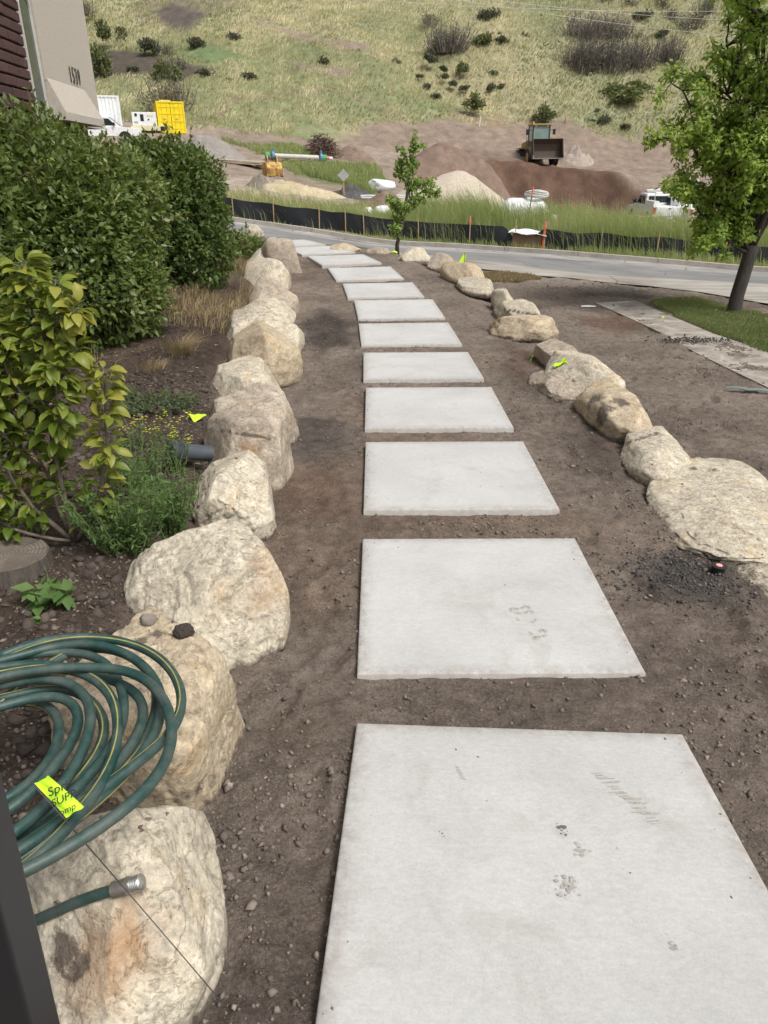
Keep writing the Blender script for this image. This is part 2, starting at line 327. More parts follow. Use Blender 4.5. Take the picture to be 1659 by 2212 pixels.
class MB:                                                             # collects boxes, prisms, tubes ... -> ONE mesh
    def __init__(s): s.v = []; s.f = []
    def add(s, V, F):
        o = len(s.v); s.v += [tuple(map(float, p)) for p in V]; s.f += [tuple(o + i for i in f) for f in F]; return s
    def box(s, x0, x1, y0, y1, z0, z1, M=None):
        V = [(x, y, z) for z in (z0, z1) for y in (y0, y1) for x in (x0, x1)]
        if M is not None: V = [M @ Vector(p) for p in V]
        return s.add(V, [(0, 2, 3, 1), (4, 5, 7, 6), (0, 1, 5, 4), (2, 6, 7, 3), (0, 4, 6, 2), (1, 3, 7, 5)])
    def prism(s, P, a, b, axis='y', M=None):                          # polygon P in the two other axes, from a to b along axis
        n = len(P); mk = {'y': lambda p, t: (p[0], t, p[1]), 'x': lambda p, t: (t, p[0], p[1]), 'z': lambda p, t: (p[0], p[1], t)}[axis]
        V = [mk(p, t) for t in (a, b) for p in P]
        if M is not None: V = [M @ Vector(p) for p in V]
        return s.add(V, [tuple(range(n))[::-1], tuple(range(n, 2 * n))] + [(i, (i + 1) % n, n + (i + 1) % n, n + i) for i in range(n)])
    def tube(s, pts, r, n=8, caps=True):
        pts = [Vector(p) for p in pts]; rr = r if hasattr(r, '__len__') else [r] * len(pts); V = []; F = []; up = None
        for k, p in enumerate(pts):
            d = (pts[min(k + 1, len(pts) - 1)] - pts[max(k - 1, 0)]).normalized()
            if up is None: up = Vector((0, 0, 1)) if abs(d.z) < .9 else Vector((1, 0, 0))
            a = d.cross(up).normalized(); up = a.cross(d).normalized()
            for q in range(n):
                t = 2 * math.pi * q / n; V.append(p + (a * math.cos(t) + up * math.sin(t)) * rr[k])
        for k in range(len(pts) - 1):
            for q in range(n): F.append((k * n + q, k * n + (q + 1) % n, (k + 1) * n + (q + 1) % n, (k + 1) * n + q))
        if caps: F += [tuple(range(n))[::-1], tuple(range((len(pts) - 1) * n, len(pts) * n))]
        return s.add(V, F)
    def cyl(s, c, r, h, axis='z', n=20, r2=None):
        c = Vector(c); d = {'x': Vector((1, 0, 0)), 'y': Vector((0, 1, 0)), 'z': Vector((0, 0, 1))}[axis]
        return s.tube([c - d * h / 2, c + d * h / 2], [r, r if r2 is None else r2], n)
    def build(s, name, mat, parent=None, smooth=False, bevel=0.0, label=None):
        me = bpy.data.meshes.new(name); me.from_pydata(s.v, [], s.f); me.update()
        if bevel:
            bm = bmesh.new(); bm.from_mesh(me); bmesh.ops.bevel(bm, geom=[e for e in bm.edges if len(e.link_faces) == 2 and e.calc_face_angle(0) > .5], offset=bevel, segments=2, affect='EDGES', profile=.6); bm.to_mesh(me); bm.free()
        o = link(name, me, parent, mat, smooth)
        if label: o['label'] = label
        return o
def copy_tree(o, parent=None):
    c = o.copy(); C.objects.link(c); c.parent = parent
    for ch in list(o.children): copy_tree(ch, c)
    return c
# ---------------------------------------------------------------- ground sheet
def lines(segs):
    o = []
    for a, b, s0, s1 in segs:
        n = max(2, int(abs(b - a) / ((s0 + s1) / 2))); t = np.linspace(0, 1, n, endpoint=False)
        q = t + (s1 - s0) / (s0 + s1) * (t * t - t); o += list(a + (b - a) * q)
    return np.array(o + [segs[-1][1]])
def poly_mask(x, y, P, soft=.15, wob=.0, s=0, fr=1.0):
    P = np.asarray(P, float)[:, :2]; ins = np.zeros(x.shape, bool); d = np.full(x.shape, 1e9); n = len(P)
    for i in range(n):
        (x0, y0), (x1, y1) = P[i], P[(i + 1) % n]
        with np.errstate(divide='ignore', invalid='ignore'):
            c = ((y0 > y) != (y1 > y)) & (x < (x1 - x0) * (y - y0) / (y1 - y0 + 1e-12) + x0)
        ins ^= c
        ex, ey = x1 - x0, y1 - y0; t = np.clip(((x - x0) * ex + (y - y0) * ey) / (ex * ex + ey * ey + 1e-12), 0, 1)
        d = np.minimum(d, np.hypot(x - x0 - t * ex, y - y0 - t * ey))
    sd = np.where(ins, d, -d)
    if wob: sd = sd + wob * fbm(xy3(x, y) * fr, 3, 200 + s)
    return sstep(-soft, soft, sd)
def wpoly(pts): return [hit(px, py)[:2] for px, py in pts]
LAWN = wpoly([(1400,655),(1440,645),(1520,648),(1600,668),(1720,700),(1760,800),(1652,762),(1545,722),(1448,682)])
PATCH = wpoly([(1035,594),(1075,588),(1140,595),(1170,604),(1120,611),(1045,612)])
def tint_ground(x, y):
    P = xy3(x, y); n = x.shape
    def put(c, col, m): return c * (1 - m[..., None]) + np.array(col) * m[..., None]
    c = np.broadcast_to(np.array((.192, .156, .128)), (*n, 3)).copy()
    m = sstep(.1, .5, fbm(P * .8, 4, 91)); c = put(c, (.132, .105, .087), m * .8)
    m = sstep(.25, .55, fbm(P * .5 + 9, 3, 93)) * (y < 20); c = put(c, (.185, .135, .10), m * .6)
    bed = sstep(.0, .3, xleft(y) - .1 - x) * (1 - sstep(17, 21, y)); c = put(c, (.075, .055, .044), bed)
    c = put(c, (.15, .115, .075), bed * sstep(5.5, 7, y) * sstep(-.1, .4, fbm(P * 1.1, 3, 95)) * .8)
    c = put(c, (.05, .047, .046), poly_mask(x, y, wpoly([(1360,1215),(1480,1180),(1600,1230),(1560,1310),(1400,1290)]), .15, .1, 1, 5) * .8)
    c = put(c, (.045, .04, .036), poly_mask(x, y, wpoly([(1210,628),(1300,618),(1420,628),(1400,642),(1260,645)]), .3, .4, 2, 2) * .8)
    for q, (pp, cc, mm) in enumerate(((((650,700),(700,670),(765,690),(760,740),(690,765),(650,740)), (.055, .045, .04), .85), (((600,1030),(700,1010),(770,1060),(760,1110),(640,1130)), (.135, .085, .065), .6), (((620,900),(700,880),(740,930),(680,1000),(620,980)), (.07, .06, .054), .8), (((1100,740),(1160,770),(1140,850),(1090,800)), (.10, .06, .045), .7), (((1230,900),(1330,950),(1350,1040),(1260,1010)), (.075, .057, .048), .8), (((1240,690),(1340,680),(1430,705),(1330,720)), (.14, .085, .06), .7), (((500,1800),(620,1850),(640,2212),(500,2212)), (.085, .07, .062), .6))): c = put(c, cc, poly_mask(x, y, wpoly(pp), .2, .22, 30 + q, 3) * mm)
    # beyond the yard: dusty apron, verge, building site
    ap = sstep(13.2, 15.2, y + .25 * fbm(P * .6, 3, 97)) * sstep(.6, 2.0, x - xright(y)); c = put(c, (.24, .205, .17), ap * .8)
    site = sstep(.3, 1.2, y - kerb_y(x)); c = put(c, (.245, .195, .155), site)
    c = put(c, (.32, .265, .215), site * sstep(.0, .5, fbm(P * .13 + 4, 3, 99)) * .7)
    verge = site * (1 - sstep(4.5, 9, y - kerb_y(x) + 2 * fbm(P * .4, 3, 101))); c = put(c, (.19, .18, .10), verge)
    road2 = poly_mask(x, y, wpoly([(480,385),(560,375),(600,400),(760,435),(830,440),(820,452),(640,440),(480,425)]), 1.0, 1.5, 3, .3); c = put(c, (.34, .285, .235), road2 * .9)
    pit = poly_mask(x, y, wpoly([(900,400),(960,360),(1080,345),(1210,350),(1290,365),(1360,400),(1400,440),(1410,480),(1180,480),(1040,450)]), 1.0, 1.6, 4, .3); c = put(c, (.128, .078, .056), pit)  # excavation: moist brown soil, with shading of the steep face put into the colour
    c = put(c, (.085, .05, .036), pit * sstep(.0, .4, fbm(P * .35, 3, 103)) * .7)
    gr = poly_mask(x, y, wpoly([(650,362),(720,355),(800,362),(835,395),(800,420),(730,400),(660,385)]), .8, 1.5, 5, .3); c = put(c, (.16, .17, .09), gr)
    gr = poly_mask(x, y, wpoly([(520,310),(640,312),(690,335),(620,345),(540,335)]), .8, 1.5, 6, .3); c = put(c, (.17, .18, .10), gr)
    c = put(c, (.12, .125, .06), poly_mask(x, y, LAWN, .12, .1, 7, 3)); c = put(c, (.17, .14, .065), poly_mask(x, y, PATCH, .12, .1, 8, 3))
    return c
def tint_hill(x, y):
    P = xy3(x, y)
    def put(c, col, m): return c * (1 - m[..., None]) + np.array(col) * m[..., None]
    c = np.broadcast_to(np.array((.34, .305, .19)), (*x.shape, 3)).copy()
    c = put(c, (.20, .215, .115), sstep(-.08, .25, fbm(P * .07, 4, 111)))
    tr = np.abs(fbm(np.stack([x * .03 + y * .045, y * .03 - x * .03, 0 * x], -1), 3, 113)); c = put(c, (.24, .195, .145), (1 - sstep(.012, .03, tr)) * .8)
    c = put(c, (.21, .21, .125), sstep(5, 25, x) * .55)
    for k, (col, pts) in enumerate(HILLREG): c = put(c, col, poly_mask(x, y, wpoly(pts), .8, 1.6, 20 + k, .3) * .95)
    return c
DIRT = (.235, .18, .145)
HILLREG = [((.085,.068,.056), [(160,75),(250,95),(330,120),(400,150),(480,165),(400,182),(300,170),(160,150)]),
 ((.10,.085,.075), [(305,0),(380,5),(450,38),(400,55),(330,30)]),
 ((.14,.19,.085), [(390,100),(470,115),(520,135),(440,140),(395,122)]),
 (DIRT, [(560,50),(640,70),(720,95),(860,130),(850,140),(700,105),(600,75)]), (DIRT, [(640,145),(740,160),(800,178),(730,185),(660,165)]),
 ((.15,.2,.09), [(880,230),(960,220),(1010,232),(1000,248),(920,245)]),
 (DIRT, [(400,255),(480,275),(560,300),(700,318),(760,320),(780,360),(560,360),(420,300)]),
 (DIRT, [(740,300),(800,282),(900,275),(1020,272),(1080,250),(1160,262),(1280,280),(1400,300),(1500,315),(1500,440),(1100,400),(740,400)]),
 ((.19,.14,.11), [(880,330),(1080,330),(1110,345),(900,350)]),
 ((.25,.19,.13), [(990,245),(1080,240),(1200,255),(1130,262),(1060,262)]),
 ((.26,.235,.155), [(1200,40),(1390,30),(1420,100),(1380,165),(1230,160),(1180,120)])]
YG = 71.0
xs = lines([(-150,-40,6,1),(-40,-6,.5,.12),(-6,-3.2,.12,.035),(-3.2,4.6,.035,.035),(4.6,8,.035,.15),(8,45,.15,.6),(45,150,1,6)])
ys = lines([(-40,-2,3,.3),(-2,.6,.2,.035),(.6,8,.028,.034),(8,20,.034,.12),(20,40,.12,.22),(40,YG,.25,.35)])
X, Y = np.meshgrid(xs, ys, indexing='ij')
Z = H(X, Y)
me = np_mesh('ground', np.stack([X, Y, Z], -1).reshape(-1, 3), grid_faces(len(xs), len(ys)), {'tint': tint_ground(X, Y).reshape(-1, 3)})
tint_edge = None
ground = tag(link('ground', me, None, 'ground', True), kind='structure')
# colours of the site continue on the hill's foot
xs2 = lines([(-190,-60,8,2),(-60,60,.55,.55),(60,190,2,8)]); ys2 = lines([(YG,115,.4,.5),(115,220,1,5)])
X2, Y2 = np.meshgrid(xs2, ys2, indexing='ij'); Z2 = H(X2, Y2)
k = (1 - sstep(YG, YG + 4, Y2 + 3 * fbm(xy3(X2, Y2) * .3, 3, 141)))[..., None]
th = tint_hill(X2, Y2)
me = np_mesh('hillside', np.stack([X2, Y2, Z2], -1).reshape(-1, 3), grid_faces(len(xs2), len(ys2)), {'tint': th.reshape(-1, 3)})
hillside = tag(link('hillside', me, None, 'hill', True), kind='structure')

# ---------------------------------------------------------------- street, kerb, pavement
xr_ = np.linspace(-45, 45, 420); tv = np.linspace(0, 1, 40)
XR = np.repeat(xr_[:, None], 40, 1); yn, yf = near_y(xr_) + .35 * fbm(xy3(xr_, 0 * xr_) * .9, 3, 149), kerb_y(xr_); YR = yn[:, None] + (yf - yn)[:, None] * tv
ZR = H0(XR, YR) + .03 + .015 * np.sin(tv * math.pi)[None]
PR = xy3(XR, YR); apr = 1 - sstep(.22, .42, tv[None] + .1 * fbm(PR * .25, 3, 151))
ct = np.array((.20, .197, .193)) * (1 - apr[..., None]) + np.array((.34, .315, .28)) * apr[..., None]
band = sstep(.90, .93, tv)[None] * (1 + 0 * XR); ct = ct * (1 - .6 * band[..., None]) + np.array((.34, .325, .30)) * .6 * band[..., None]
mud = sstep(.15, .45, fbm(PR * .45 + 3, 4, 155)) * (1 - sstep(.3, .6, tv))[None] * .5; ct = ct * (1 - mud[..., None]) + np.array((.17, .135, .105)) * mud[..., None]
me = np_mesh('street', np.stack([XR, YR, ZR], -1).reshape(-1, 3), grid_faces(420, 40), {'tint': ct.reshape(-1, 3)})
tag(link('street', me, None, 'asphalt', True), kind='structure')
kerb = empty('kerb', (0, 33, H0(0., 33.)), 0); tag(kerb, kind='structure')
xk = -14.0
while xk < 26:                                                        # far kerb, cast in three-metre sections
    x1 = xk + 2.7; pts = []
    V = []
    for xx in np.linspace(xk, x1 - .02, 5):
        yy = float(kerb_y(xx)); zz = float(H0(xx, yy)) + .0
        V += [(xx, yy - .02, zz - .1), (xx, yy + .0, zz + .19), (xx, yy + .19, zz + .2), (xx, yy + .19, zz - .1)]
    F = [(4*a+b, 4*a+(b+1) % 4, 4*a+4+(b+1) % 4, 4*a+4+b) for a in range(4) for b in range(4)] + [(3,2,1,0), (16,17,18,19)]
    V = [Vector(p) - kerb.location for p in V]
    MB().add(V, F).build('kerb_section', 'kerb', kerb); xk = x1
walk = empty('pavement', hit(1560, 760), 0); tag(walk, kind='structure')
WP = [hit(*p)[:2] for p in [(1960,985),(1720,870),(1588,806),(1498,762),(1440,727),(1362,690),(1285,656)]]
WQ = [hit(*p)[:2] for p in [(2180,975),(1880,862),(1722,800),(1648,759),(1543,724),(1445,683),(1372,651)]]
for a in range(6):
    q = []
    for i, (u, v) in enumerate(((WP[a], WP[a+1]), (WQ[a], WQ[a+1]))):
        d = (v - u) / np.linalg.norm(v - u) * .008; q.append((u + d, v - d))
    ring = [q[0][0], q[1][0], q[1][1], q[0][1]]
    zt = [float(H0(*p)) + .016 for p in ring]
    V = [Vector((p[0], p[1], z)) - walk.location for p, z in zip(ring, zt)] + [Vector((p[0], p[1], z - .12)) - walk.location for p, z in zip(ring, zt)]
    MB().add(V, [(0,1,2,3), (7,6,5,4), (0,4,5,1), (1,5,6,2), (2,6,7,3), (3,7,4,0)]).build('paving_panel', 'pavement', walk)

# ---------------------------------------------------------------- stepping slabs
ORD = ['nearest', 'second', 'third', 'fourth', 'fifth', 'sixth', 'seventh', 'eighth', 'ninth', 'tenth', 'eleventh', 'twelfth']
def slab_mesh(i, n=40):
    hw = .61; t = np.concatenate([[-hw, -hw + .004], np.linspace(-hw + .012, hw - .012, n), [hw - .004, hw]]); m = len(t)
    A, B = np.meshgrid(t, t, indexing='ij')
    dd = np.minimum(hw - np.abs(A), hw - np.abs(B)); z = -.005 * (1 - sstep(0, .008, dd))
    chip = np.clip(fbm(np.stack([A * 25, B * 25, 0 * A + i * 7], -1), 3, 300 + i) - .35, 0, 1) * (1 - sstep(0, .012, dd)) * .008
    V = np.stack([A, B, z - chip], -1).reshape(-1, 3); F = grid_faces(m, m)
    edge = (1 - sstep(0, .09, dd)).ravel()
    idx = np.arange(m * m).reshape(m, m); loop = np.concatenate([idx[:, 0], idx[-1, 1:], idx[::-1, -1][1:], idx[0, ::-1][1:-1]])
    V2 = V[loop].copy(); V2[:, 2] = -.10; o = len(V); L = len(loop); k = np.arange(L)
    F = np.concatenate([F, np.stack([loop, o + k, o + (k + 1) % L, loop[(k + 1) % L]], -1)])
    return np_mesh('stepping_stone', np.concatenate([V, V2]), F, {'edge': np.concatenate([edge, np.ones(L)])})
for i, (sx, sy, sz, yaw, sl) in enumerate(SLAB):
    o = link('stepping_stone', slab_mesh(i), None, 'concrete', False)
    o.location = (sx, sy, sz); o.rotation_euler = (math.atan(sl), 0, yaw)
    ext = {0: ', cut off by the bottom edge', 1: ', bearing two boot prints', 11: ', farthest by the street'}.get(i, '')
    tag(o, f'square pale grey concrete stepping slab, {ORD[i]} from the camera{ext}', 'slab', 'stepping slabs of the curving path')
# ---------------------------------------------------------------- boulders
from bpy import ops as _o
def ico(sub):
    bm = bmesh.new(); bmesh.ops.create_icosphere(bm, subdivisions=sub, radius=1.0); bm.verts.index_update()
    V = np.array([v.co[:] for v in bm.verts]); F = np.array([[v.index for v in f.verts] for f in bm.faces]); bm.free(); return V, F
ICO = {k: ico(k) for k in (1, 2, 3, 4, 5, 6)}
def unit_(a): return a / np.linalg.norm(a)
def rock_shape(V, seed, flat=.35, p=2.6, rough=1.0, cuts=9):
    """unit sphere -> blocky worn boulder of half-size 1"""
    r = np.random.default_rng(seed); n = V / np.linalg.norm(V, axis=1)[:, None]
    s = (np.abs(n) ** p).sum(1) ** (-1 / p); P = n * s[:, None]
    for k in range(cuts):                                               # worn cleavage planes
        d = r.normal(size=3); d[2] = abs(d[2]) * .8 + .05; d /= np.linalg.norm(d); h = r.uniform(.70, .96)
        q = P @ d; over = np.clip(q - h, 0, 9); P = P - d * (over * (1 - flat * .2))[:, None]
    o = r.uniform(-50, 50, 3)
    P = P * (1 + .09 * rough * fbm(n * 1.3 + o, 3, seed) + .022 * rough * fbm(n * 4 + o, 4, seed + 3))[:, None]
    rd = 1 - np.abs(fbm(n * 2.2 + o, 4, seed + 5)); P = P * (1 - .04 * rough * np.clip(rd - .92, 0, 1) / .08)[:, None]
    ax = unit_(r.normal(size=3) * [.4, .4, 1]); ly = (P @ ax) * 9 + 1.5 * fbm(n * 2 + o, 2, seed + 7); P = P * (1 + .012 * rough * (np.abs(ly - np.round(ly)) * 2 - .5) * sstep(-.1, .5, fbm(n * 1.7 - o, 2, seed + 8)))[:, None]
    P = P * (1 + .006 * rough * fbm(n * 17 + o, 3, seed + 9))[:, None]
    mx = P.max(0); mn = P.min(0); return (P - (mx + mn) / 2) / ((mx - mn) / 2)
def fit_boulder(bb, asp, zfoot, U, yaw, sink):
    """place a rock so that its seen extent equals its surveyed extent; asp = depth / width"""
    l, t, r, b = bb; tgt = np.array([l, t, r, b], float)
    g = ray((l + r) / 2, b); tt = (2.0 - zfoot) / -g[2]; p0 = CAM + g * tt
    a = (r - l) / FL * tt / 2; v = np.array([p0[0], p0[1] + a * asp * .6, a, .3])
    c, s = math.cos(yaw), math.sin(yaw)
    def pts(v):
        x, y, a, h = v; P = U * np.array([a, a * asp, h]); P = np.stack([c * P[:, 0] - s * P[:, 1], s * P[:, 0] + c * P[:, 1], P[:, 2]], -1)
        return P + np.array([x, y, zfoot + h * (1 - 2 * sink)])
    def bbx(v):
        P = pts(v); P = P[P[:, 2] > zfoot - .02]; q = proj(P); return np.array([q[:, 0].min(), q[:, 1].min(), q[:, 0].max(), q[:, 1].max()])
    for it in range(14):
        e = bbx(v) - tgt; J = np.stack([(bbx(v + d) - bbx(v)) / 1e-3 for d in np.eye(4) * 1e-3], -1)
        st = np.linalg.lstsq(J + 1e-9, -e, rcond=None)[0]; v = v + np.clip(st, -.25, .25); v[2:] = np.clip(v[2:], .04, 1.2)
    return v
from mathutils.bvhtree import BVHTree
BOULD = []
def boulder(label, bb, mat, seed, asp=.9, yaw=0., sink=.12, group=None, soil=.0, p=3.4, flat=.3, zf=None, marks=(), cuts=9):
    near = bb[3] > 860; V, F = ICO[6 if bb[3] > 1100 else 5 if bb[3] > 700 else 4]
    Vc, _ = ICO[3]; U = rock_shape(Vc, seed, flat, p, 1.0, cuts)
    z0 = zf
    if z0 is None:
        g = ray((bb[0] + bb[2]) / 2, bb[3]); y = 2.0
        for _ in range(6): tt = (2.0 - float(zpath(y))) / -g[2]; y = (g * tt)[1]
        z0 = float(zpath(y)) - .01
    x, y, a, h = fit_boulder(bb, asp, z0, U, yaw, sink)
    P = rock_shape(V, seed, flat, p, 1.0, cuts) * np.array([a, a * asp, h])
    up = P[:, 2] / h
    o = np.random.default_rng(seed).uniform(-20, 20, 3)
    so = soil * sstep(.15, .8, up + .5 * fbm(P * 5 + o, 3, seed + 11)) + .75 * (1 - sstep(.0, .07, (P[:, 2] + h) - 2 * h * sink - .02 * fbm(P * 9, 2, seed)))
    stn = 0 * so; cz, sz_ = math.cos(yaw), math.sin(yaw); Wd = np.stack([x + cz * P[:, 0] - sz_ * P[:, 1], y + sz_ * P[:, 0] + cz * P[:, 1], z0 + h * (1 - 2 * sink) + P[:, 2]], -1); q = proj(Wd)
    for kind, pts_, rad, amt in marks:                                # mud and rust marks measured on this rock
        best = 1e9; T = BVHTree.FromPolygons([Vector(p_) for p_ in Wd], F.tolist()); S_ = []
        for pp in pts_:
            hh = T.ray_cast(Vector(CAM), Vector(ray(*pp)).normalized())
            if hh[0] is not None: S_.append(np.array(hh[0]))
        if not S_: continue
        dd = np.min([np.linalg.norm(Wd - p_, axis=1) for p_ in S_], 0); mk = amt * (1 - sstep(.0, 1.35, dd / rad + .5 * fbm(Wd * 26, 3, seed + 21)))
        if kind == 'soil': so = np.maximum(so, mk)
        else: stn = np.maximum(stn, mk)
    me = np_mesh('boulder', P, F, {'soil': np.clip(so, 0, 1), 'stain': np.clip(stn, 0, 1)})
    ob = link('boulder', me, None, mat, True); ob.location = (x, y, z0 + h * (1 - 2 * sink)); ob.rotation_euler = (0, 0, yaw)
    tag(ob, label, 'boulder', group); BOULD.append((ob, x, y, a, a * asp, h, z0)); return ob
GL = 'boulders along the left of the path'; GR = 'boulders along the right of the path'
def ln(a, b, n): return [(a[0] + (b[0] - a[0]) * k / (n - 1), a[1] + (b[1] - a[1]) * k / (n - 1)) for k in range(n)]
boulder('big tan boulder in the bottom left corner under the hose end', (30,1742,494,2340), 'rock_pale', 11, 1.3, .2, .3, GL, .1, 2.6, cuts=4, marks=(('soil', [(145,2065),(165,2090),(140,2040)], .05, 1), ('stain', [(230,2060),(200,2110),(260,2030)], .10, .9), ('soil', [(305,1793)], .012, 1), ('soil', [(320,1770)], .01, 1)))
boulder('tall blocky tan boulder with the green hose draped over its top', (105,1305,526,1772), 'rock_tan', 52, 1.25, -.15, .3, GL, .2, 5.5, cuts=2, marks=(('soil', [(300,1390),(340,1370),(400,1350)], .05, .8), ('soil', [(430,1700),(400,1720),(460,1690)], .05, .7)))
boulder('large rounded pale boulder behind the one with the hose', (262,1118,628,1462), 'rock_pale', 23, 1.1, .3, .3, GL, .05, 2.7, marks=(('stain', [(570,1210),(590,1250),(560,1290)], .09, .6), ('soil', [(400,1240)], .02, .6)))
boulder('flat-topped whitish boulder beside the black pipe', (415,970,597,1180), 'rock_pale', 14, 1.5, .1, .3, GL, .1, 4.0)
boulder('grey boulder with a dark crack filled with soil across its top', (441,876,634,1060), 'rock_grey', 15, 1.2, .25, .3, GL, .1, 2.8, marks=(('soil', ln((480,930), (590,948), 14), .022, 1), ('stain', [(530,965),(545,972)], .05, .9)))
boulder('brownish grey boulder just behind the cracked one', (446,826,645,975), 'rock_grey', 56, 1.15, -.2, .3, GL, .05)
boulder('smooth pale boulder, smaller, seventh along the left row', (447,768,606,890), 'rock_pale', 17, 1.2, .1, .3, GL)
boulder('big rounded tan boulder left of the fifth slab', (484,692,654,846), 'rock_tan', 58, 1.2, .4, .3, GL, 0, 2.8)
boulder('broad boulder with soil on its flat top, leaning on the rounded tan one', (475,660,660,780), 'rock_pale', 19, 1.2, 0, .3, GL, .4, 3.6)
boulder('low flat pale boulder, lowest in the left row', (524,642,640,705), 'rock_pale', 20, 1.1, 0, .3, GL, .2, 3.8)
boulder('squarish boulder with dark stains, fourth from the far end of the left row', (534,596,648,684), 'rock_grey', 21, 1.2, .2, .3, GL, .1, 3.6)
boulder('pale streaked boulder, third from the far end of the left row', (525,556,630,632), 'rock_pale', 22, 1.1, 0, .3, GL)
boulder('whitish boulder, second from the far end of the left row', (528,536,612,592), 'rock_pale', 24, 1.1, .3, .3, GL)
boulder('grey brown rounded boulder at the far end of the left row by the last slabs', (556,513,652,598), 'rock_grey', 25, 1.2, .5, .3, GL)
boulder('small pale rock beyond the low shrub at the path end', (528,486,572,512), 'rock_pale', 26, 1, 0, .3, GL, 0, 3, .3, .36)
boulder('pale flat rock beside the farthest slab', (574,512,606,530), 'rock_pale', 27, 1, 0, .3, GL, 0, 3, .3, .34)
boulder('tan boulder cut off by the right edge beside the sprinkler head', (1566,1193,1820,1330), 'rock_pale', 31, 1.5, .3, .3, GR, .2, 2.8)
boulder('largest boulder of the right row, broad, pale with brown grime', (1396,988,1720,1228), 'rock_pale', 32, 1.7, -.35, .32, GR, .2, 2.7, marks=(('soil', [(1460,1010),(1500,1012),(1540,1015)], .06, .7), ('soil', [(1440,1120)], .05, .6)))
boulder('whitish boulder speckled with soil, next behind the largest right one', (1336,920,1518,1065), 'rock_pale', 33, 2.1, -.15, .36, GR, .3, 3, marks=(('soil', ln((1345,960), (1420,935), 6), .05, .9),))
boulder('long boulder half buried under spilled soil in the right row', (1238,822,1424,965), 'rock_tan', 34, 2.3, .1, .38, GR, .25, 3.2, marks=(('soil', [(1290,860),(1310,880),(1340,870),(1300,900)], .12, .9),))
boulder('pale boulder with the flattened yellow flag on its near end', (1168,756,1352,885), 'rock_pale', 35, 2.2, .12, .38, GR, .12, 3.2, marks=(('soil', [(1230,830),(1260,845)], .10, .8),))
boulder('low soil-covered rock in front of the pale boulder with the flag', (1138,795,1290,878), 'rock_grey', 36, 1.7, 0, .4, GR, .35)
boulder('grey topped boulder behind the crumpled flag', (1152,730,1268,806), 'rock_grey', 37, 2.2, .1, .38, GR, .2)
boulder('wide pale boulder with a sunlit tan front face', (1055,680,1210,738), 'rock_tan', 38, .75, .05, .25, GR, .0, 4.0)
boulder('narrow whitish boulder with a dark crack behind the wide pale one', (1064,645,1172,706), 'rock_pale', 39, 2.2, .2, .35, GR, .15, marks=(('soil', ln((1090,668), (1140,678), 6), .05, .9),))
boulder('jagged pale rock, middle of the right row', (1060,622,1118,676), 'rock_pale', 40, 2.4, .1, .35, GR, .2)
boulder('low rock nearly covered with soil below the flagged boulder', (985,598,1068,640), 'rock_pale', 41, 2.2, .2, .4, GR, .4)
boulder('tan boulder with the upright yellow flag planted behind', (950,565,1048,616), 'rock_tan', 42, 1.8, .3, .35, GR, .1)
boulder('grey rock left of the tan boulder with the upright flag', (922,546,984,584), 'rock_grey', 43, 1.2, .2, .35, GR, .2)
boulder('pale low boulder at the foot of the small street tree', (856,533,936,568), 'rock_pale', 44, 1.1, .3, .35, GR, .1)
boulder('flat soil-dusted rock left of the small street tree', (712,524,780,546), 'rock_tan', 45, 1, .4, .35, GR, .2)
boulder('small dark pitted rock between the flat rock and the tree', (790,533,842,552), 'rock_grey', 46, 1, .3, .38, GR, .4)

def rock_bvh():
    V = []; F = []
    for ob, *_ in BOULD:
        o = len(V); M = Matrix.Translation(ob.location) @ Matrix.Rotation(ob.rotation_euler.z, 4, 'Z'); V += [M @ v.co for v in ob.data.vertices]; F += [[o + i for i in p.vertices] for p in ob.data.polygons]
    return BVHTree.FromPolygons(V, F)
BVH = rock_bvh()
def surf(px, py):                                                     # first surface (rock or soil) on a surveyed sight line
    d = Vector(ray(px, py)); h = BVH.ray_cast(Vector(CAM), d.normalized()); g = hit(px, py)
    if h[0] is not None and h[3] < (Vector(g) - Vector(CAM)).length: return np.array(h[0]), np.array(h[1])
    return g, np.array([0, 0, 1.])
def ztop(x, y):                                                       # height of rock or soil at a spot
    h = BVH.ray_cast(Vector((x, y, 5)), Vector((0, 0, -1))); g = float(H(np.array(x), np.array(y))); return max(g, h[0].z) if h[0] is not None else g
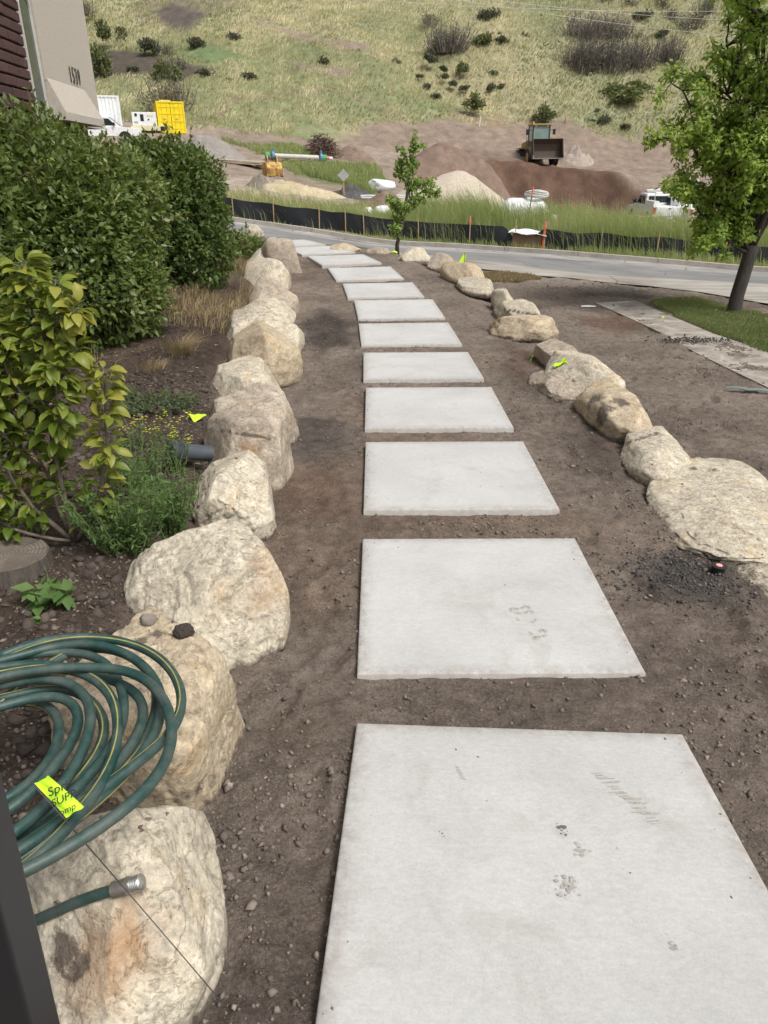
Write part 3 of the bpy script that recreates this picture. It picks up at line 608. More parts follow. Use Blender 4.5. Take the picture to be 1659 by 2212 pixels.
# ---------------------------------------------------------------- vegetation helpers
def unit(a): return a / (np.linalg.norm(a, axis=-1, keepdims=True) + 1e-9)
def leaves(P, D, N, L, W, curl=.15):
    D = unit(D); S = unit(np.cross(D, N)); N = np.cross(S, D); L = np.broadcast_to(L, len(P))[:, None]; W = np.broadcast_to(W, len(P))[:, None]
    b = P; m = P + D * L * .48 - N * W * .16; t = P + D * L - N * L * curl
    l = P + D * L * .42 + S * W * .5; r = P + D * L * .42 - S * W * .5
    V = np.stack([b, m, t, l, r], 1).reshape(-1, 3); k = np.arange(len(P))[:, None] * 5
    return V, np.concatenate([k + [0, 1, 2, 3], k + [0, 4, 2, 1]])
def fine_leaves(P, D, N, L, W, bend):
    D = unit(D); S = unit(np.cross(D, N)); N = np.cross(S, D); n = len(P); ts = np.array([0, .12, .3, .5, .7, .88, 1]); ws = np.array([.04, .55, .95, 1, .75, .36, .0])
    rows = []
    for t, w in zip(ts, ws):
        a = bend * t; c = P + (D * (np.sin(a) / np.maximum(bend, 1e-3))[:, None] - N * ((1 - np.cos(a)) / np.maximum(bend, 1e-3))[:, None]) * L[:, None]
        Nn = N * np.cos(a)[:, None] + D * np.sin(a)[:, None]
        for sgn in (-1, 0, 1): rows.append(c + S * (sgn * w * W * .5)[:, None] + Nn * (abs(sgn) * w * W * .22)[:, None])
    V = np.stack(rows, 1).reshape(-1, 3); k = np.arange(n)[:, None] * 21; F = []
    for i in range(6):
        for j in range(2): F.append(k + [3*i+j, 3*i+j+1, 3*i+4+j, 3*i+3+j])
    return V, np.concatenate(F), 21
def blades(P, h, w, lean, az):                                        # one bent blade per point, two quads
    n = len(P); d = np.stack([np.cos(az), np.sin(az), 0 * az], -1); s = np.stack([-np.sin(az + 1.1), np.cos(az + 1.1), 0 * az], -1)
    h = np.broadcast_to(h, n)[:, None]; w = np.broadcast_to(w, n)[:, None]; lean = np.broadcast_to(lean, n)[:, None]; up = np.array([0, 0, 1.])
    m = P + up * h * .6 + d * lean * h * .3; t = P + up * h * (1 - .25 * lean) + d * lean * h
    V = np.stack([P - s * w / 2, P + s * w / 2, m - s * w * .4, m + s * w * .4, t - s * w * .08, t + s * w * .08], 1).reshape(-1, 3); k = np.arange(n)[:, None] * 6
    return V, np.concatenate([k + [0, 1, 3, 2], k + [2, 3, 5, 4]])
def rdir(n): return unit(rng.normal(size=(n, 3)))
leafmat('hedge_leaf', (.075, .115, .03), (.135, .185, .05), (.26, .29, .10), .32, .4)
leafmat('hedge_leaf_dark', (.055, .095, .026), (.10, .15, .042), (.19, .225, .075), .32, .4)
leafmat('sapling_leaf', (.075, .13, .02), (.17, .23, .035), (.36, .35, .07), .42, .4)
leafmat('tree_leaf', (0.203, 0.324, 0.061), (0.385, 0.527, 0.110), (0.668, 0.728, 0.203), .55, .42)
leafmat('young_tree_leaf', (0.144, 0.231, 0.058), (0.270, 0.385, 0.097), (0.462, 0.520, 0.154), .42, .42)
leafmat('weed_leaf', (0.062, 0.125, 0.037), (0.106, 0.188, 0.056), (0.175, 0.250, 0.088), .35, .5)
leafmat('ground_cover_leaf', (.07, .095, .05), (.10, .13, .07), (.14, .17, .09), .3, .6)
leafmat('sage_leaf', (0.068, 0.072, 0.052), (0.104, 0.108, 0.076), (0.152, 0.152, 0.104), .2, .7)
leafmat('sage_leaf_green', (.09, .11, .05), (.15, .17, .075), (.24, .24, .11), .25, .7)
leafmat('oak_leaf', (.10, .095, .07), (.145, .135, .095), (.19, .175, .12), .2, .7)
leafmat('straw', (.17, .21, .09), (.36, .335, .17), (.60, .525, .33), .3, .7)
leafmat('verge_grass', (.28, .35, .15), (.46, .49, .24), (.66, .60, .38), .5, .6)
leafmat('lawn_grass', (0.136, 0.176, 0.064), (0.224, 0.256, 0.104), (0.384, 0.336, 0.160), .3, .6)
leafmat('dry_weed', (.15, .105, .06), (.30, .22, .125), (.43, .34, .2), .25, .8)
leafmat('pink_petal', (.55, .05, .28), (.62, .08, .35), (.7, .12, .42), .2, .6)
leafmat('yellow_petal', (.55, .5, .03), (.65, .6, .05), (.7, .66, .1), .2, .6)
t = NT('bark'); c = t.ramp(t.noise(9, 6, .7, None, .3, (5, 5, .7)), (.3, (.028, .023, .02)), (.7, (.085, .073, .065))); t.set('Base Color', c).set('Roughness', .9); t.bump(t.noise(22, 6, .7, None, .3, (5, 5, .6)), .9, .02); MT['bark'] = t.m
plain('twig', (.14, .11, .085), .85, var=.35, scale=20)
plain('grey_twig', (.15, .13, .115), .9, var=.3, scale=3)
plain('green_stem', (.11, .15, .05), .7, var=.3, scale=20)
def leafy(name, parts, mat, parent):
    V = np.concatenate([p[0] for p in parts]); o = 0; F = []
    for p in parts: F.append(p[1] + o); o += len(p[0])
    return link(name, np_mesh(name, V, np.concatenate(F), {'var': np.clip(np.concatenate([p[2] for p in parts]), 0, 1)}), parent, mat)
def branch_pts(a, b, n=7, wob=.08, sag=0.0):
    a, b = np.array(a, float), np.array(b, float); t = np.linspace(0, 1, n); L = np.linalg.norm(b - a)
    P = a + (b - a) * t[:, None] + (rng.normal(size=(n, 3)) * wob * L * np.sin(t * math.pi)[:, None]) * .5
    P[:, 2] += sag * L * np.sin(t * math.pi); P[0], P[-1] = a, b; return P
def hedge(name, label, blobs, n, lsize, mat, root, sprigs=60, cat='shrub', flop=.0, rib=.9):
    root = np.array(root); rt = empty(name, root); parts = []
    vol = np.array([b[3] * b[4] + b[4] * b[5] + b[3] * b[5] for b in blobs]); pk = rng.choice(len(blobs), n, p=vol / vol.sum()); B = np.array(blobs)[pk]
    d = rdir(n); rr = rng.uniform(.0, 1, n) ** .22; lump = 1 + .26 * fbm(d * 2.3 + pk[:, None] * 7.7, 3, 400) + .22 * fbm(d * 6.5 + pk[:, None] * 3.1, 2, 410)
    P = B[:, :3] + d * B[:, 3:6] * (rr * lump)[:, None]
    keep = (P[:, 2] > H0(P[:, 0], P[:, 1]) + .02) & (fbm(P * 4.2, 2, 415) + .45 + .5 * rng.uniform(-1, 1, n) * .4 > 0.02); P, d = P[keep], d[keep]; n = len(P)
    D = unit(d * .8 + rdir(n) * .75 + [0, 0, .15 - flop]); N = unit(d * .55 + rdir(n) * .5 + [0, 0, .75])
    sz = lsize * rng.uniform(.55, 1.4, n); v = .42 + .3 * fbm(P * 2.1, 3, 420) + rng.normal(0, .17, n)
    parts.append((*leaves(P - root, D, N, sz, sz * .55), np.repeat(v, 5)))
    st = MB()
    for _ in range(sprigs):                                           # young shoots that stick out of the outline
        b = blobs[rng.integers(len(blobs))]; dd = unit(rng.normal(size=3) + [0.1, -.3, .9]); p = np.array(b[:3]) + dd * np.array(b[3:6]) * .9
        e = p + unit(dd + rng.normal(size=3) * .25 + [0, 0, .35]) * rng.uniform(.12, .3); Q = branch_pts(p, e, 5, .1); st.tube(Q - root, [.005, .004, .0035, .003, .002], 4)
        k = 11; tt = rng.uniform(.25, 1, k); q = np.array(p) + (e - p) * tt[:, None]
        parts.append((*leaves(q - root, unit(e - p) * .6 + rdir(k) * .7, rdir(k) * .4 + [0, 0, 1], lsize * rng.uniform(.6, 1.1, k), lsize * .5), np.repeat(rng.uniform(.5, 1, k), 5)))
    for _ in range(14):
        b = blobs[rng.integers(len(blobs))]; tip = np.array(b[:3]) + rdir(1)[0] * np.array(b[3:6]) * rib
        if tip[2] > root[2] + .2: st.tube(branch_pts(root + rng.normal(size=3) * [.12, .12, 0], tip, 8, .1) - root, np.linspace(.018, .004, 8), 5)
    leafy('foliage', parts, mat, rt); tag(st.build('stem', 'twig', rt), kind='stuff')
    return tag(rt, label, cat)
def gz(x, y): return float(H0(np.array(x, float), np.array(y, float)))
def G(x, y): return np.array([x, y, gz(x, y)])

# ---------------------------------------------------------------- hedges of the planting bed
hedge('leafy_shrub', 'tall dense green shrub below the house wall, largest of the bed',
      [(-3.35,7.45,1.5,.85,.9,1.0), (-2.95,7.5,1.1,.62,.75,.85), (-3.75,6.7,1.45,.75,.8,.95), (-3.15,8.0,1.55,.7,.7,.78), (-2.75,7.9,.8,.42,.5,.55), (-3.5,6.5,.9,.6,.6,.7), (-2.85,8.3,1.62,.55,.55,.55)], 66000, .066, 'hedge_leaf', G(-3.2,7.4), 120)
hedge('leafy_shrub', 'tall dark green shrub right of the largest one, beside the far boulders',
      [(-3.05,11.3,1.45,.72,.75,.95), (-2.7,11.2,.95,.5,.55,.75), (-3.3,11.0,1.2,.65,.7,.9), (-2.9,11.6,1.7,.55,.55,.6), (-3.4,11.4,1.75,.5,.55,.6)], 32000, .075, 'hedge_leaf_dark', G(-3.0,11.3), 60)
hedge('low_shrub', 'low bright green shrub spilling towards the far end of the left boulders',
      [(-2.65,14.6,.5,.35,.4,.33), (-2.95,14.3,.55,.35,.4,.33), (-2.45,14.9,.42,.25,.3,.22)], 3500, .07, 'hedge_leaf', G(-2.7,14.5), 25)

# ---------------------------------------------------------------- sapling at the left edge
def sapling():
    root = G(-1.57, 3.2); rt = empty('pear_sapling', root); P = []; D = []; st = [];
    stems = [[(0,0,0),(-.01,.02,.45),(.0,.03,.8),(.02,.02,1.12),(.03,0,1.36)], [(.02,0,.02),(.16,-.02,.2),(.27,.0,.55),(.29,.02,.9)],
             [(-.02,0,.03),(-.16,-.03,.22),(-.27,-.02,.5),(-.36,0,.85),(-.38,0,1.15)], [(-.02,.02,.05),(-.09,.04,.35),(-.16,.05,.75),(-.14,.06,1.2)],
             [(0,-.03,.03),(-.25,-.1,.12),(-.45,-.12,.4),(-.55,-.1,.8)], [(-.14,.06,.85),(-.25,.05,1.1),(-.3,.03,1.28)], [(.02,.02,.9),(.12,0,1.1),(.17,-.02,1.28)], [(.02,.02,.6),(-.1,-.05,.85),(-.12,-.08,1.1)], [(-.36,0,.75),(-.5,-.03,.95),(-.56,-.05,1.2)],
             [(.03,.02,1.0),(.16,-.03,1.12),(.26,-.05,1.17)], [(.02,.02,.75),(.13,-.04,.88),(.2,-.05,1.0)], [(-.3,-.02,.5),(-.42,-.08,.75),(-.46,-.1,1.05)], [(-.1,.04,.4),(-.2,-.06,.6),(-.24,-.1,.9)], [(.02,.02,.5),(.1,-.08,.7),(.12,-.1,.95)], [(-.45,-.12,.4),(-.6,-.15,.55),(-.68,-.15,.9)], [(-.16,-.03,.22),(-.3,-.12,.35),(-.42,-.16,.6)]]
    for k, s in enumerate(stems):
        s = np.array(s, float); t = np.linspace(0, 1, 14); u = np.linspace(0, 1, len(s)); Q = np.stack([np.interp(t, u, s[:, i]) for i in range(3)], -1)
        for _ in range(2): Q[1:-1] = (Q[:-2] + 2 * Q[1:-1] + Q[2:]) / 4
        Q[1:-1] += rng.normal(0, .004, (12, 3)); MB().tube(Q, np.linspace(.014 if k < 3 else .010, .003, 14), 7).build('stem', 'twig', rt, True)
        L = np.linalg.norm(np.diff(Q, axis=0), axis=1).sum(); m = int(L * 180)
        tt = rng.uniform(.12, 1, m) ** .75; i = np.minimum((tt * 13).astype(int), 12); p = Q[i] + (Q[i + 1] - Q[i]) * rng.uniform(0, 1, (m, 1)); ax = unit(Q[i + 1] - Q[i])
        o = unit(np.cross(ax, rdir(m))); P.append(p + o * .012); D.append(unit(ax * .3 + o * 1.0 + rdir(m) * .45))
    P = np.concatenate(P); D = np.concatenate(D); n = len(P); N = unit(rdir(n) * .7 + [0, -.2, 1]); L = rng.uniform(.045, .108, n)
    keep = P[:, 2] > .03; P, D, N, L = P[keep], D[keep], N[keep], L[keep]; n = len(P)
    V, F, k = fine_leaves(P + D * .02, D, N, L, L * rng.uniform(.42, .55, n), rng.uniform(.3, 1.5, n))
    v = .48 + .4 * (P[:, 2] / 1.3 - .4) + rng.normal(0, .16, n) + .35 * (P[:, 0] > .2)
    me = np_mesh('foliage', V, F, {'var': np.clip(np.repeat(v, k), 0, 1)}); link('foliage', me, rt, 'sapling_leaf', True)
    ps = MB()
    for p, d in zip(P, D): ps.tube([p - d * .012, p + d * .022], .0013, 3, False)
    tag(ps.build('leaf_stalk', 'green_stem', rt), kind='stuff')
    tag(rt, 'yellow-green pear sapling with curled glossy leaves at the left edge', 'sapling')
sapling()

# ---------------------------------------------------------------- trees
def grow(mb, tips, a, d, L, r, depth, spread=.5, up=.25, kids=(3, 4), sub=.62, wob=.06):
    a = np.array(a, float); d = unit(np.array(d, float)); b = a + d * L; Q = branch_pts(a, b, 6, wob); mb.tube(Q, np.linspace(r, r * .55, 6), 8 if r > .03 else 5)
    if depth == 0: tips.append((Q, r)); return
    if depth <= 2: tips.append((Q[2:], r))
    for k in range(rng.integers(*kids, endpoint=True)):
        f = rng.uniform(.45, 1.0); p = Q[0] + (Q[-1] - Q[0]) * f; o = rdir(1)[0]; o = unit(o - d * (o @ d))
        grow(mb, tips, p, d * (1 - spread * .4) + o * spread * rng.uniform(.6, 1.2) + [0, 0, up], L * sub * rng.uniform(.75, 1.2), r * .55, depth - 1, spread, up, kids, sub, wob)
def street_tree():
    root = hit(1585, 676); root[2] = gz(*root[:2]) - .03; rt = empty('street_tree', root); u = lambda px, py, dy=0: at(px, py, root[1] + dy) - root
    q = [np.zeros(3), u(1592,640), u(1606,595), u(1618,555), u(1626,530)]; q[0] = np.zeros(3)
    MB().tube([q[0] - [0, 0, .1], q[0] + [0, 0, .05], *q[1:]], [.135, .112, .102, .1, .098, .105], 18).build('trunk', 'bark', rt, True)
    fork = q[-1]; lb = MB(); tips = []
    for px, py, dy, r in ((1560,330,-.3,.05), (1600,180,.25,.06), (1650,40,-.1,.065), (1690,-120,.2,.06), (1740,60,-.35,.055), (1720,250,.5,.05), (1800,200,.1,.05), (1570,100,.5,.045), (1520,300,.2,.035)):
        b = u(px, py, dy); a = fork + (b - fork) * .02; mid = branch_pts(fork, b, 9, .07, .05); lb.tube(mid, np.linspace(r, r * .3, 9), 8)
        for k in range(2, 9):
            for _ in range(3):
                o = unit(rdir(1)[0] * [1, 1, .3] + [0, 0, .55]); grow(lb, tips, mid[k], o, rng.uniform(.38, .8) * (1.1 - .045 * k), r * .35, 1, .6, .22, (2, 4))
    for a_, b_ in (((1618,540), (1555,455)), ((1610,548), (1480,430)), ((1615,545), (1520,520)), ((1600,470), (1440,410)), ((1580,420), (1450,300)), ((1590,380), (1450,180)), ((1630,530), (1700,420))):
        a = u(*a_, rng.uniform(-.1, .1)); b = u(*b_, rng.uniform(-.45, .3)); Q = branch_pts(a, b, 8, .06, .06); lb.tube(Q, np.linspace(.032, .009, 8), 7)
        for k in range(2, 8):
            for _ in range(3): grow(lb, tips, Q[k], unit(rdir(1)[0] * [1, 1, .5] + [0, 0, .3]), rng.uniform(.18, .34), .009, 1, .7, .15, (1, 3))
    lb.build('limb', 'bark', rt, True)
    P = []; D = []
    for Q, r in tips:
        m = int(28 * np.linalg.norm(Q[-1] - Q[0]) / .3) + 5; f = rng.uniform(.1, 1.05, m); i = np.minimum((f * (len(Q) - 1)).astype(int), len(Q) - 2)
        p = Q[i] + (Q[i + 1] - Q[i]) * rng.uniform(0, 1, (m, 1)); o = rdir(m); P.append(p + o * rng.uniform(.0, .085, (m, 1))); D.append(unit(o + [0, 0, -.25]))
    P = np.concatenate(P); D = np.concatenate(D); n = len(P); s = rng.uniform(.05, .092, n)
    V, F = leaves(P, D, unit(rdir(n) * .6 + [0, 0, .8]), s, s * .68); v = .45 + .32 * fbm(P * 1.9, 3, 500) + rng.normal(0, .17, n)
    leafy('crown', [(V, F, np.repeat(v, 5))], 'tree_leaf', rt)
    tag(rt, 'large leafy street tree with a dark leaning trunk on the lawn strip at right', 'tree')
def young_tree():
    root = hit(858, 528); root[:] = (0.2 + 0 * root[0], 18.9, 0); root[0] = at(858, 528, 18.9)[0]; root[2] = at(858, 528, 18.9)[2]; rt = empty('young_tree', root)
    u = lambda px, py, dy=0: at(px, py, root[1] + dy) - root
    q = [np.zeros(3), u(866,497), u(871,470), u(878,430), u(884,380), u(889,340), u(897,292)]
    MB().tube([q[0] - [0, 0, .25], *q], [.06, .05, .045, .042, .034, .026, .018, .006], 9).build('trunk', 'bark', rt, True)
    lb = MB(); tips = []
    for a, b in (((871,470),(838,425)), ((874,450),(846,440)), ((872,460),(915,425)), ((876,440),(935,405)), ((880,415),(925,395)), ((880,410),(858,360)), ((884,390),(862,345)), ((886,360),(870,322)), ((890,335),(904,312)), ((868,480),(866,440)), ((886,380),(900,355)), ((862,505),(855,470)), ((873,455),(948,412)), ((878,425),(905,385)), ((860,515),(858,490))):
        A = u(*a); B = u(*b, rng.uniform(-.25, .25)); Q = branch_pts(A, B, 6, .08, .03); lb.tube(Q, np.linspace(.018, .004, 6), 5); tips.append((Q, 1))
        for k in (2, 3, 4, 5):
            e = Q[k] + unit(rdir(1)[0] + [0, 0, .4]) * rng.uniform(.1, .2); Z_ = branch_pts(Q[k], e, 4); lb.tube(Z_, np.linspace(.006, .002, 4), 4); tips.append((Z_, 1))
    tips.append((np.array(q[3:]), 1)); lb.build('limb', 'bark', rt, True); P = []
    for Q, r in tips:
        m = int(np.linalg.norm(Q[-1] - Q[0]) * 150) + 9; f = rng.uniform(.15, 1.05, m) * (len(Q) - 1); i = np.minimum(f.astype(int), len(Q) - 2); P.append(Q[i] + (Q[i + 1] - Q[i]) * (f - i)[:, None] + rdir(m) * rng.uniform(0, .09, (m, 1)))
    P = np.concatenate(P); n = len(P); s = rng.uniform(.06, .11, n); D = unit(rdir(n) + [0, 0, -.5])
    V, F = leaves(P, D, unit(rdir(n) * .7 + [0, 0, .7]), s, s * .55); leafy('crown', [(V, F, np.repeat(.45 + .3 * fbm(P * 3, 2, 510) + rng.normal(0, .17, n), 5))], 'young_tree_leaf', rt)
    tag(rt, 'small lopsided young tree at the far end of the path before the street', 'tree')
street_tree(); young_tree()
# ---------------------------------------------------------------- loose soil, chips, small growth: stuff
def pebbles(name, P, S, mat, sub=1, kind='stuff', label=None):
    V0, F0 = ICO[sub] if sub else (np.array([[1,0,0],[-1,0,0],[0,1,0],[0,-1,0],[0,0,1],[0,0,-1.]]), np.array([[0,2,4],[2,1,4],[1,3,4],[3,0,4],[2,0,5],[1,2,5],[3,1,5],[0,3,5]]))
    n = len(P); m = len(V0); sc = S[:, None] * rng.uniform(.6, 1.25, (n, 3)) * [1, 1, .75]; a = rng.uniform(0, 6.28, n); c, s = np.cos(a), np.sin(a)
    W = V0[None] * (1 + .28 * rng.normal(size=(n, m)))[..., None] * sc[:, None]
    W = np.stack([c[:, None] * W[..., 0] - s[:, None] * W[..., 1], s[:, None] * W[..., 0] + c[:, None] * W[..., 1], W[..., 2]], -1) + P[:, None]
    me = np_mesh(name, W.reshape(-1, 3), (F0[None] + (np.arange(n) * m)[:, None, None]).reshape(-1, 3), {'var': np.repeat(rng.uniform(0, 1, n), m)})
    return tag(link(name, me, None, mat), label, None, None, kind)
t = NT('clod'); t.set('Base Color', t.ramp(t.attr('var', 'Fac'), (0, (.095, .077, .063)), (.7, (.18, .147, .12)), (.97, (.215, .178, .148)), (1, (.33, .29, .25)))).set('Roughness', .95); MT['clod'] = t.m
t = NT('bed_clod'); t.set('Base Color', t.ramp(t.attr('var', 'Fac'), (0, (.045, .034, .028)), (1, (.115, .09, .074)))).set('Roughness', .97); t.bump(t.noise(70, 5, .7), .9, .012); MT['bed_clod'] = t.m
t = NT('dark_gravel'); t.set('Base Color', t.ramp(t.attr('var', 'Fac'), (0, (.035, .032, .03)), (1, (.085, .078, .072)))).set('Roughness', .85); MT['dark_gravel'] = t.m
t = NT('mulch'); t.set('Base Color', t.ramp(t.attr('var', 'Fac'), (0, (.04, .028, .022)), (.7, (.11, .08, .062)), (1, (.27, .2, .13)))).set('Roughness', .9); MT['mulch'] = t.m
def scatter(n, x0, x1, y0, y1, dens):
    x = rng.uniform(x0, x1, n); y = y0 + (y1 - y0) * rng.uniform(0, 1, n) ** 1.7; k = rng.uniform(0, 1, n) < dens(x, y); x, y = x[k], y[k]
    k = slabmask(x, y, .0, .001) < .5; return x[k], y[k]
def dens_path(x, y):
    e = slabmask(x, y, .09, .08) * .9; n = sstep(-.1, .45, fbm(xy3(x, y) * 1.6, 3, 601)); r = sstep(-.45, .0, xleft(y) - x + .1) * .5
    return np.clip(.12 + .8 * n + e * .35 + r, 0, 1)
x, y = scatter(110000, -1.6, 5.2, .7, 12, dens_path); S = .003 + .012 * rng.uniform(0, 1, len(x)) ** 4
pebbles('soil_crumbs', np.stack([x, y, H(x, y) + S * .25], -1), S, 'clod', 0)
x, y = scatter(9000, -1.6, 4.6, .8, 13, lambda x, y: dens_path(x, y) ** 1.6); S = .006 + .014 * rng.uniform(0, 1, len(x)) ** 6
pebbles('soil_clods', np.stack([x, y, H(x, y) + S * .2], -1), S, 'clod', 1)
c0 = hit(1480, 1250); x = c0[0] + rng.normal(0, .22, 1500); y = c0[1] + rng.normal(0, .17, 1500); S = .003 + .008 * rng.uniform(0, 1, 1500) ** 3
pebbles('dark_gravel', np.stack([x, y, H(x, y) + S * .3], -1), S, 'dark_gravel', 1)
c0 = hit(1290, 632); x = c0[0] + rng.normal(0, .7, 900); y = c0[1] + rng.normal(0, .5, 900); S = .004 + .012 * rng.uniform(0, 1, 900) ** 3
pebbles('black_crumbs', np.stack([x, y, H(x, y) + S * .2], -1), S, 'dark_gravel', 0)
c0 = hit(1505, 742); x = c0[0] + rng.normal(0, .25, 420); y = c0[1] + rng.normal(0, .09, 420); S = .005 + .016 * rng.uniform(0, 1, 420) ** 3
pebbles('spilled_soil', np.stack([x, y, H0(x, y) + .045 + S * .2], -1), S, 'dark_gravel', 1)
n = 9500; y = 1.1 + 5.5 * rng.uniform(0, 1, n) ** 1.3; x = xleft(y) - .1 - rng.uniform(0, 2.2, n) ** 1.2; S = .006 + .03 * rng.uniform(0, 1, n) ** 6
pebbles('bed_clods', np.stack([x, y, H(x, y) + S * .1], -1), S, 'bed_clod', 1)
# crumbs lying on the rocks and the slabs
P = []
for ob, bx, by, a, b, h, z0 in BOULD[:10] + BOULD[16:23]:
    for _ in range(26):
        xx, yy = bx + rng.normal(0, a * .38), by + rng.normal(0, b * .38); zz = ztop(xx, yy)
        if zz > z0 + h * .8: P.append((xx, yy, zz + .001))
pebbles('rock_crumbs', np.array(P), .002 + .007 * rng.uniform(0, 1, len(P)) ** 3, 'clod', 0)
P = []
for sx, sy, sz, yaw, sl in SLAB[:6]:
    for _ in range(30):
        e = rng.uniform(0, 1) < .75; u, v = rng.uniform(-.59, .59, 2)
        if e: u = math.copysign(.6 - abs(rng.normal(0, .04)), u)
        P.append((sx + u * math.cos(yaw) - v * math.sin(yaw), sy + u * math.sin(yaw) + v * math.cos(yaw), sz + sl * v + .001))
pebbles('slab_crumbs', np.array(P), .0015 + .004 * rng.uniform(0, 1, len(P)) ** 2, 'clod', 0)
# mulch chips in the bed
n = 9000; y = 2.6 + 9.5 * rng.uniform(0, 1, n) ** 1.2; x = xleft(y) - .35 - rng.uniform(0, 2.4, n); k = fbm(xy3(x, y) * 1.2, 3, 610) > -.15; x, y = x[k], y[k]; n = len(x)
L = rng.uniform(.015, .05, n); az = rng.uniform(0, 6.28, n); D = np.stack([np.cos(az), np.sin(az), rng.normal(0, .25, n)], -1)
V, F = leaves(np.stack([x, y, H(x, y) + .012], -1), D, unit(rdir(n) * .35 + [0, 0, 1]), L, L * .35, .0)
tag(link('mulch_chips', np_mesh('mulch_chips', V, F, {'var': np.repeat(rng.uniform(0, 1, n), 5)}), None, 'mulch'), kind='stuff')
def grass(name, P, h, w, lean, mat, var, wind=None):
    n = len(P); az = rng.uniform(0, 6.28, n) if wind is None else wind + rng.normal(0, .8, n)
    V, F = blades(P, h, w, lean, az); return tag(link(name, np_mesh(name, V, F, {'var': np.clip(np.repeat(var, 6), 0, 1)}), None, mat), kind='stuff')
# dead weeds under the shrubs
n = 9000; y = rng.uniform(6.2, 15.5, n); x = xleft(y) - .15 - rng.uniform(0, 1.5, n); k = (fbm(xy3(x, y) * .9, 3, 620) + .25 * sstep(8, 10, y) > .05) & (rng.uniform(0, 1, n) < .35 + .65 * sstep(7.5, 9.5, y)); x, y = x[k], y[k]; n = len(x)
grass('dead_weeds', np.stack([x, y, H(x, y)], -1), rng.uniform(.05, .22, n), rng.uniform(.004, .012, n), rng.uniform(.2, 1.3, n), 'dry_weed', rng.uniform(0, 1, n))
# lawn strip and the scrap of dry lawn
def in_poly(x, y, Pn): return poly_mask(x, y, Pn, .06, .12, 3, 3) > .5
L_ = np.array(LAWN); n = 60000; x = rng.uniform(L_[:, 0].min() - .1, L_[:, 0].max() + .1, n); y = rng.uniform(L_[:, 1].min() - .1, L_[:, 1].max() + .1, n); k = in_poly(x, y, LAWN); x, y = x[k], y[k]; n = len(x)
grass('lawn_grass', np.stack([x, y, H(x, y)], -1), rng.uniform(.025, .075, n), .006, rng.uniform(.1, 1, n), 'lawn_grass', .35 + .5 * fbm(xy3(x, y) * 1.4, 3, 630) + rng.normal(0, .2, n))
L_ = np.array(PATCH); n = 14000; x = rng.uniform(L_[:, 0].min(), L_[:, 0].max(), n); y = rng.uniform(L_[:, 1].min(), L_[:, 1].max(), n); k = in_poly(x, y, PATCH); x, y = x[k], y[k]; n = len(x)
grass('dry_lawn_grass', np.stack([x, y, H(x, y)], -1), rng.uniform(.03, .08, n), .008, rng.uniform(.1, 1, n), 'dry_weed', rng.uniform(0, .9, n))
# verge in front of and behind the silt fence
def fence_y(x): return kerb_y(x) + 1.6
n = 42000; x = rng.uniform(-9, 24, n); dy = rng.uniform(-1.3, 8.5, n); y = fence_y(x) + dy
fb = fbm(xy3(x, y) * .45, 3, 640); dn = np.where(dy < 0, .25 + .5 * (fb > 0), sstep(-.35, .3, fb + .25) * (1 - sstep(5.0, 8.5, dy + 1.5 * fb))) * (.35 + .65 * sstep(-5, 3, x))
k = rng.uniform(0, 1, n) < dn; x, y, dy, fb = x[k], y[k], dy[k], fb[k]; n = len(x); tall = np.where(dy < 0, rng.uniform(.10, .28, n), rng.uniform(.4, 1.0, n)) * (.85 + .6 * fb + 1.0 * sstep(0, 5, x))
for nm, sel in (('verge_grass', dy < 0), ('tall_grass', dy >= 0)):
    q = np.nonzero(sel)[0]; Pq = np.repeat(np.stack([x[q], y[q], H(x[q], y[q])], -1), 3, 0) + rng.normal(0, .07, (3 * len(q), 3)) * [1, 1, 0]; m = len(Pq); hh = np.repeat(tall[q], 3) * rng.uniform(.6, 1.15, m)
    vv = np.repeat(.38 + .3 * fbm(xy3(x[q], y[q]) * .5 + 5, 2, 645) + np.where(sel[q], 0, 0), 3) + rng.normal(0, .2, m) + .25 * (1 - sstep(-4, 3, Pq[:, 0]))
    grass(nm, Pq, hh, rng.uniform(.012, .035, m), rng.uniform(.1, .65, m), 'verge_grass' if nm == 'tall_grass' else 'verge_grass', vv, 2.6)
# hillside grass, bent by the wind
n = 88000; x = rng.uniform(-52, 62, n); y = rng.uniform(YG - 1, 112, n); m = np.zeros(n)
for col, pts in HILLREG:
    if col[1] < .2 or col == DIRT: m = np.maximum(m, poly_mask(x, y, wpoly(pts), .8, 1.6, 20 + HILLREG.index((col, pts)), .3))
k = (m < rng.uniform(.3, .9, n)) & ((y > YG + 3) | (x < -8)); x, y = x[k], y[k]; n = len(x)
fb = fbm(xy3(x, y) * .09, 4, 111); st = fbm(np.stack([x * .55 - y * .25, x * .12 + y * .5, 0 * x], -1), 3, 650)
vv = .64 - .42 * sstep(-.05, .35, fb) + .65 * st + rng.normal(0, .07, n) - .25 * sstep(5, 30, x)
grass('hillside_grass', np.stack([x, y, H(x, y) - .03], -1), rng.uniform(.25, .6, n) * (1 + .5 * st), rng.uniform(.05, .14, n), rng.uniform(.5, 1.4, n), 'straw', vv, .35)
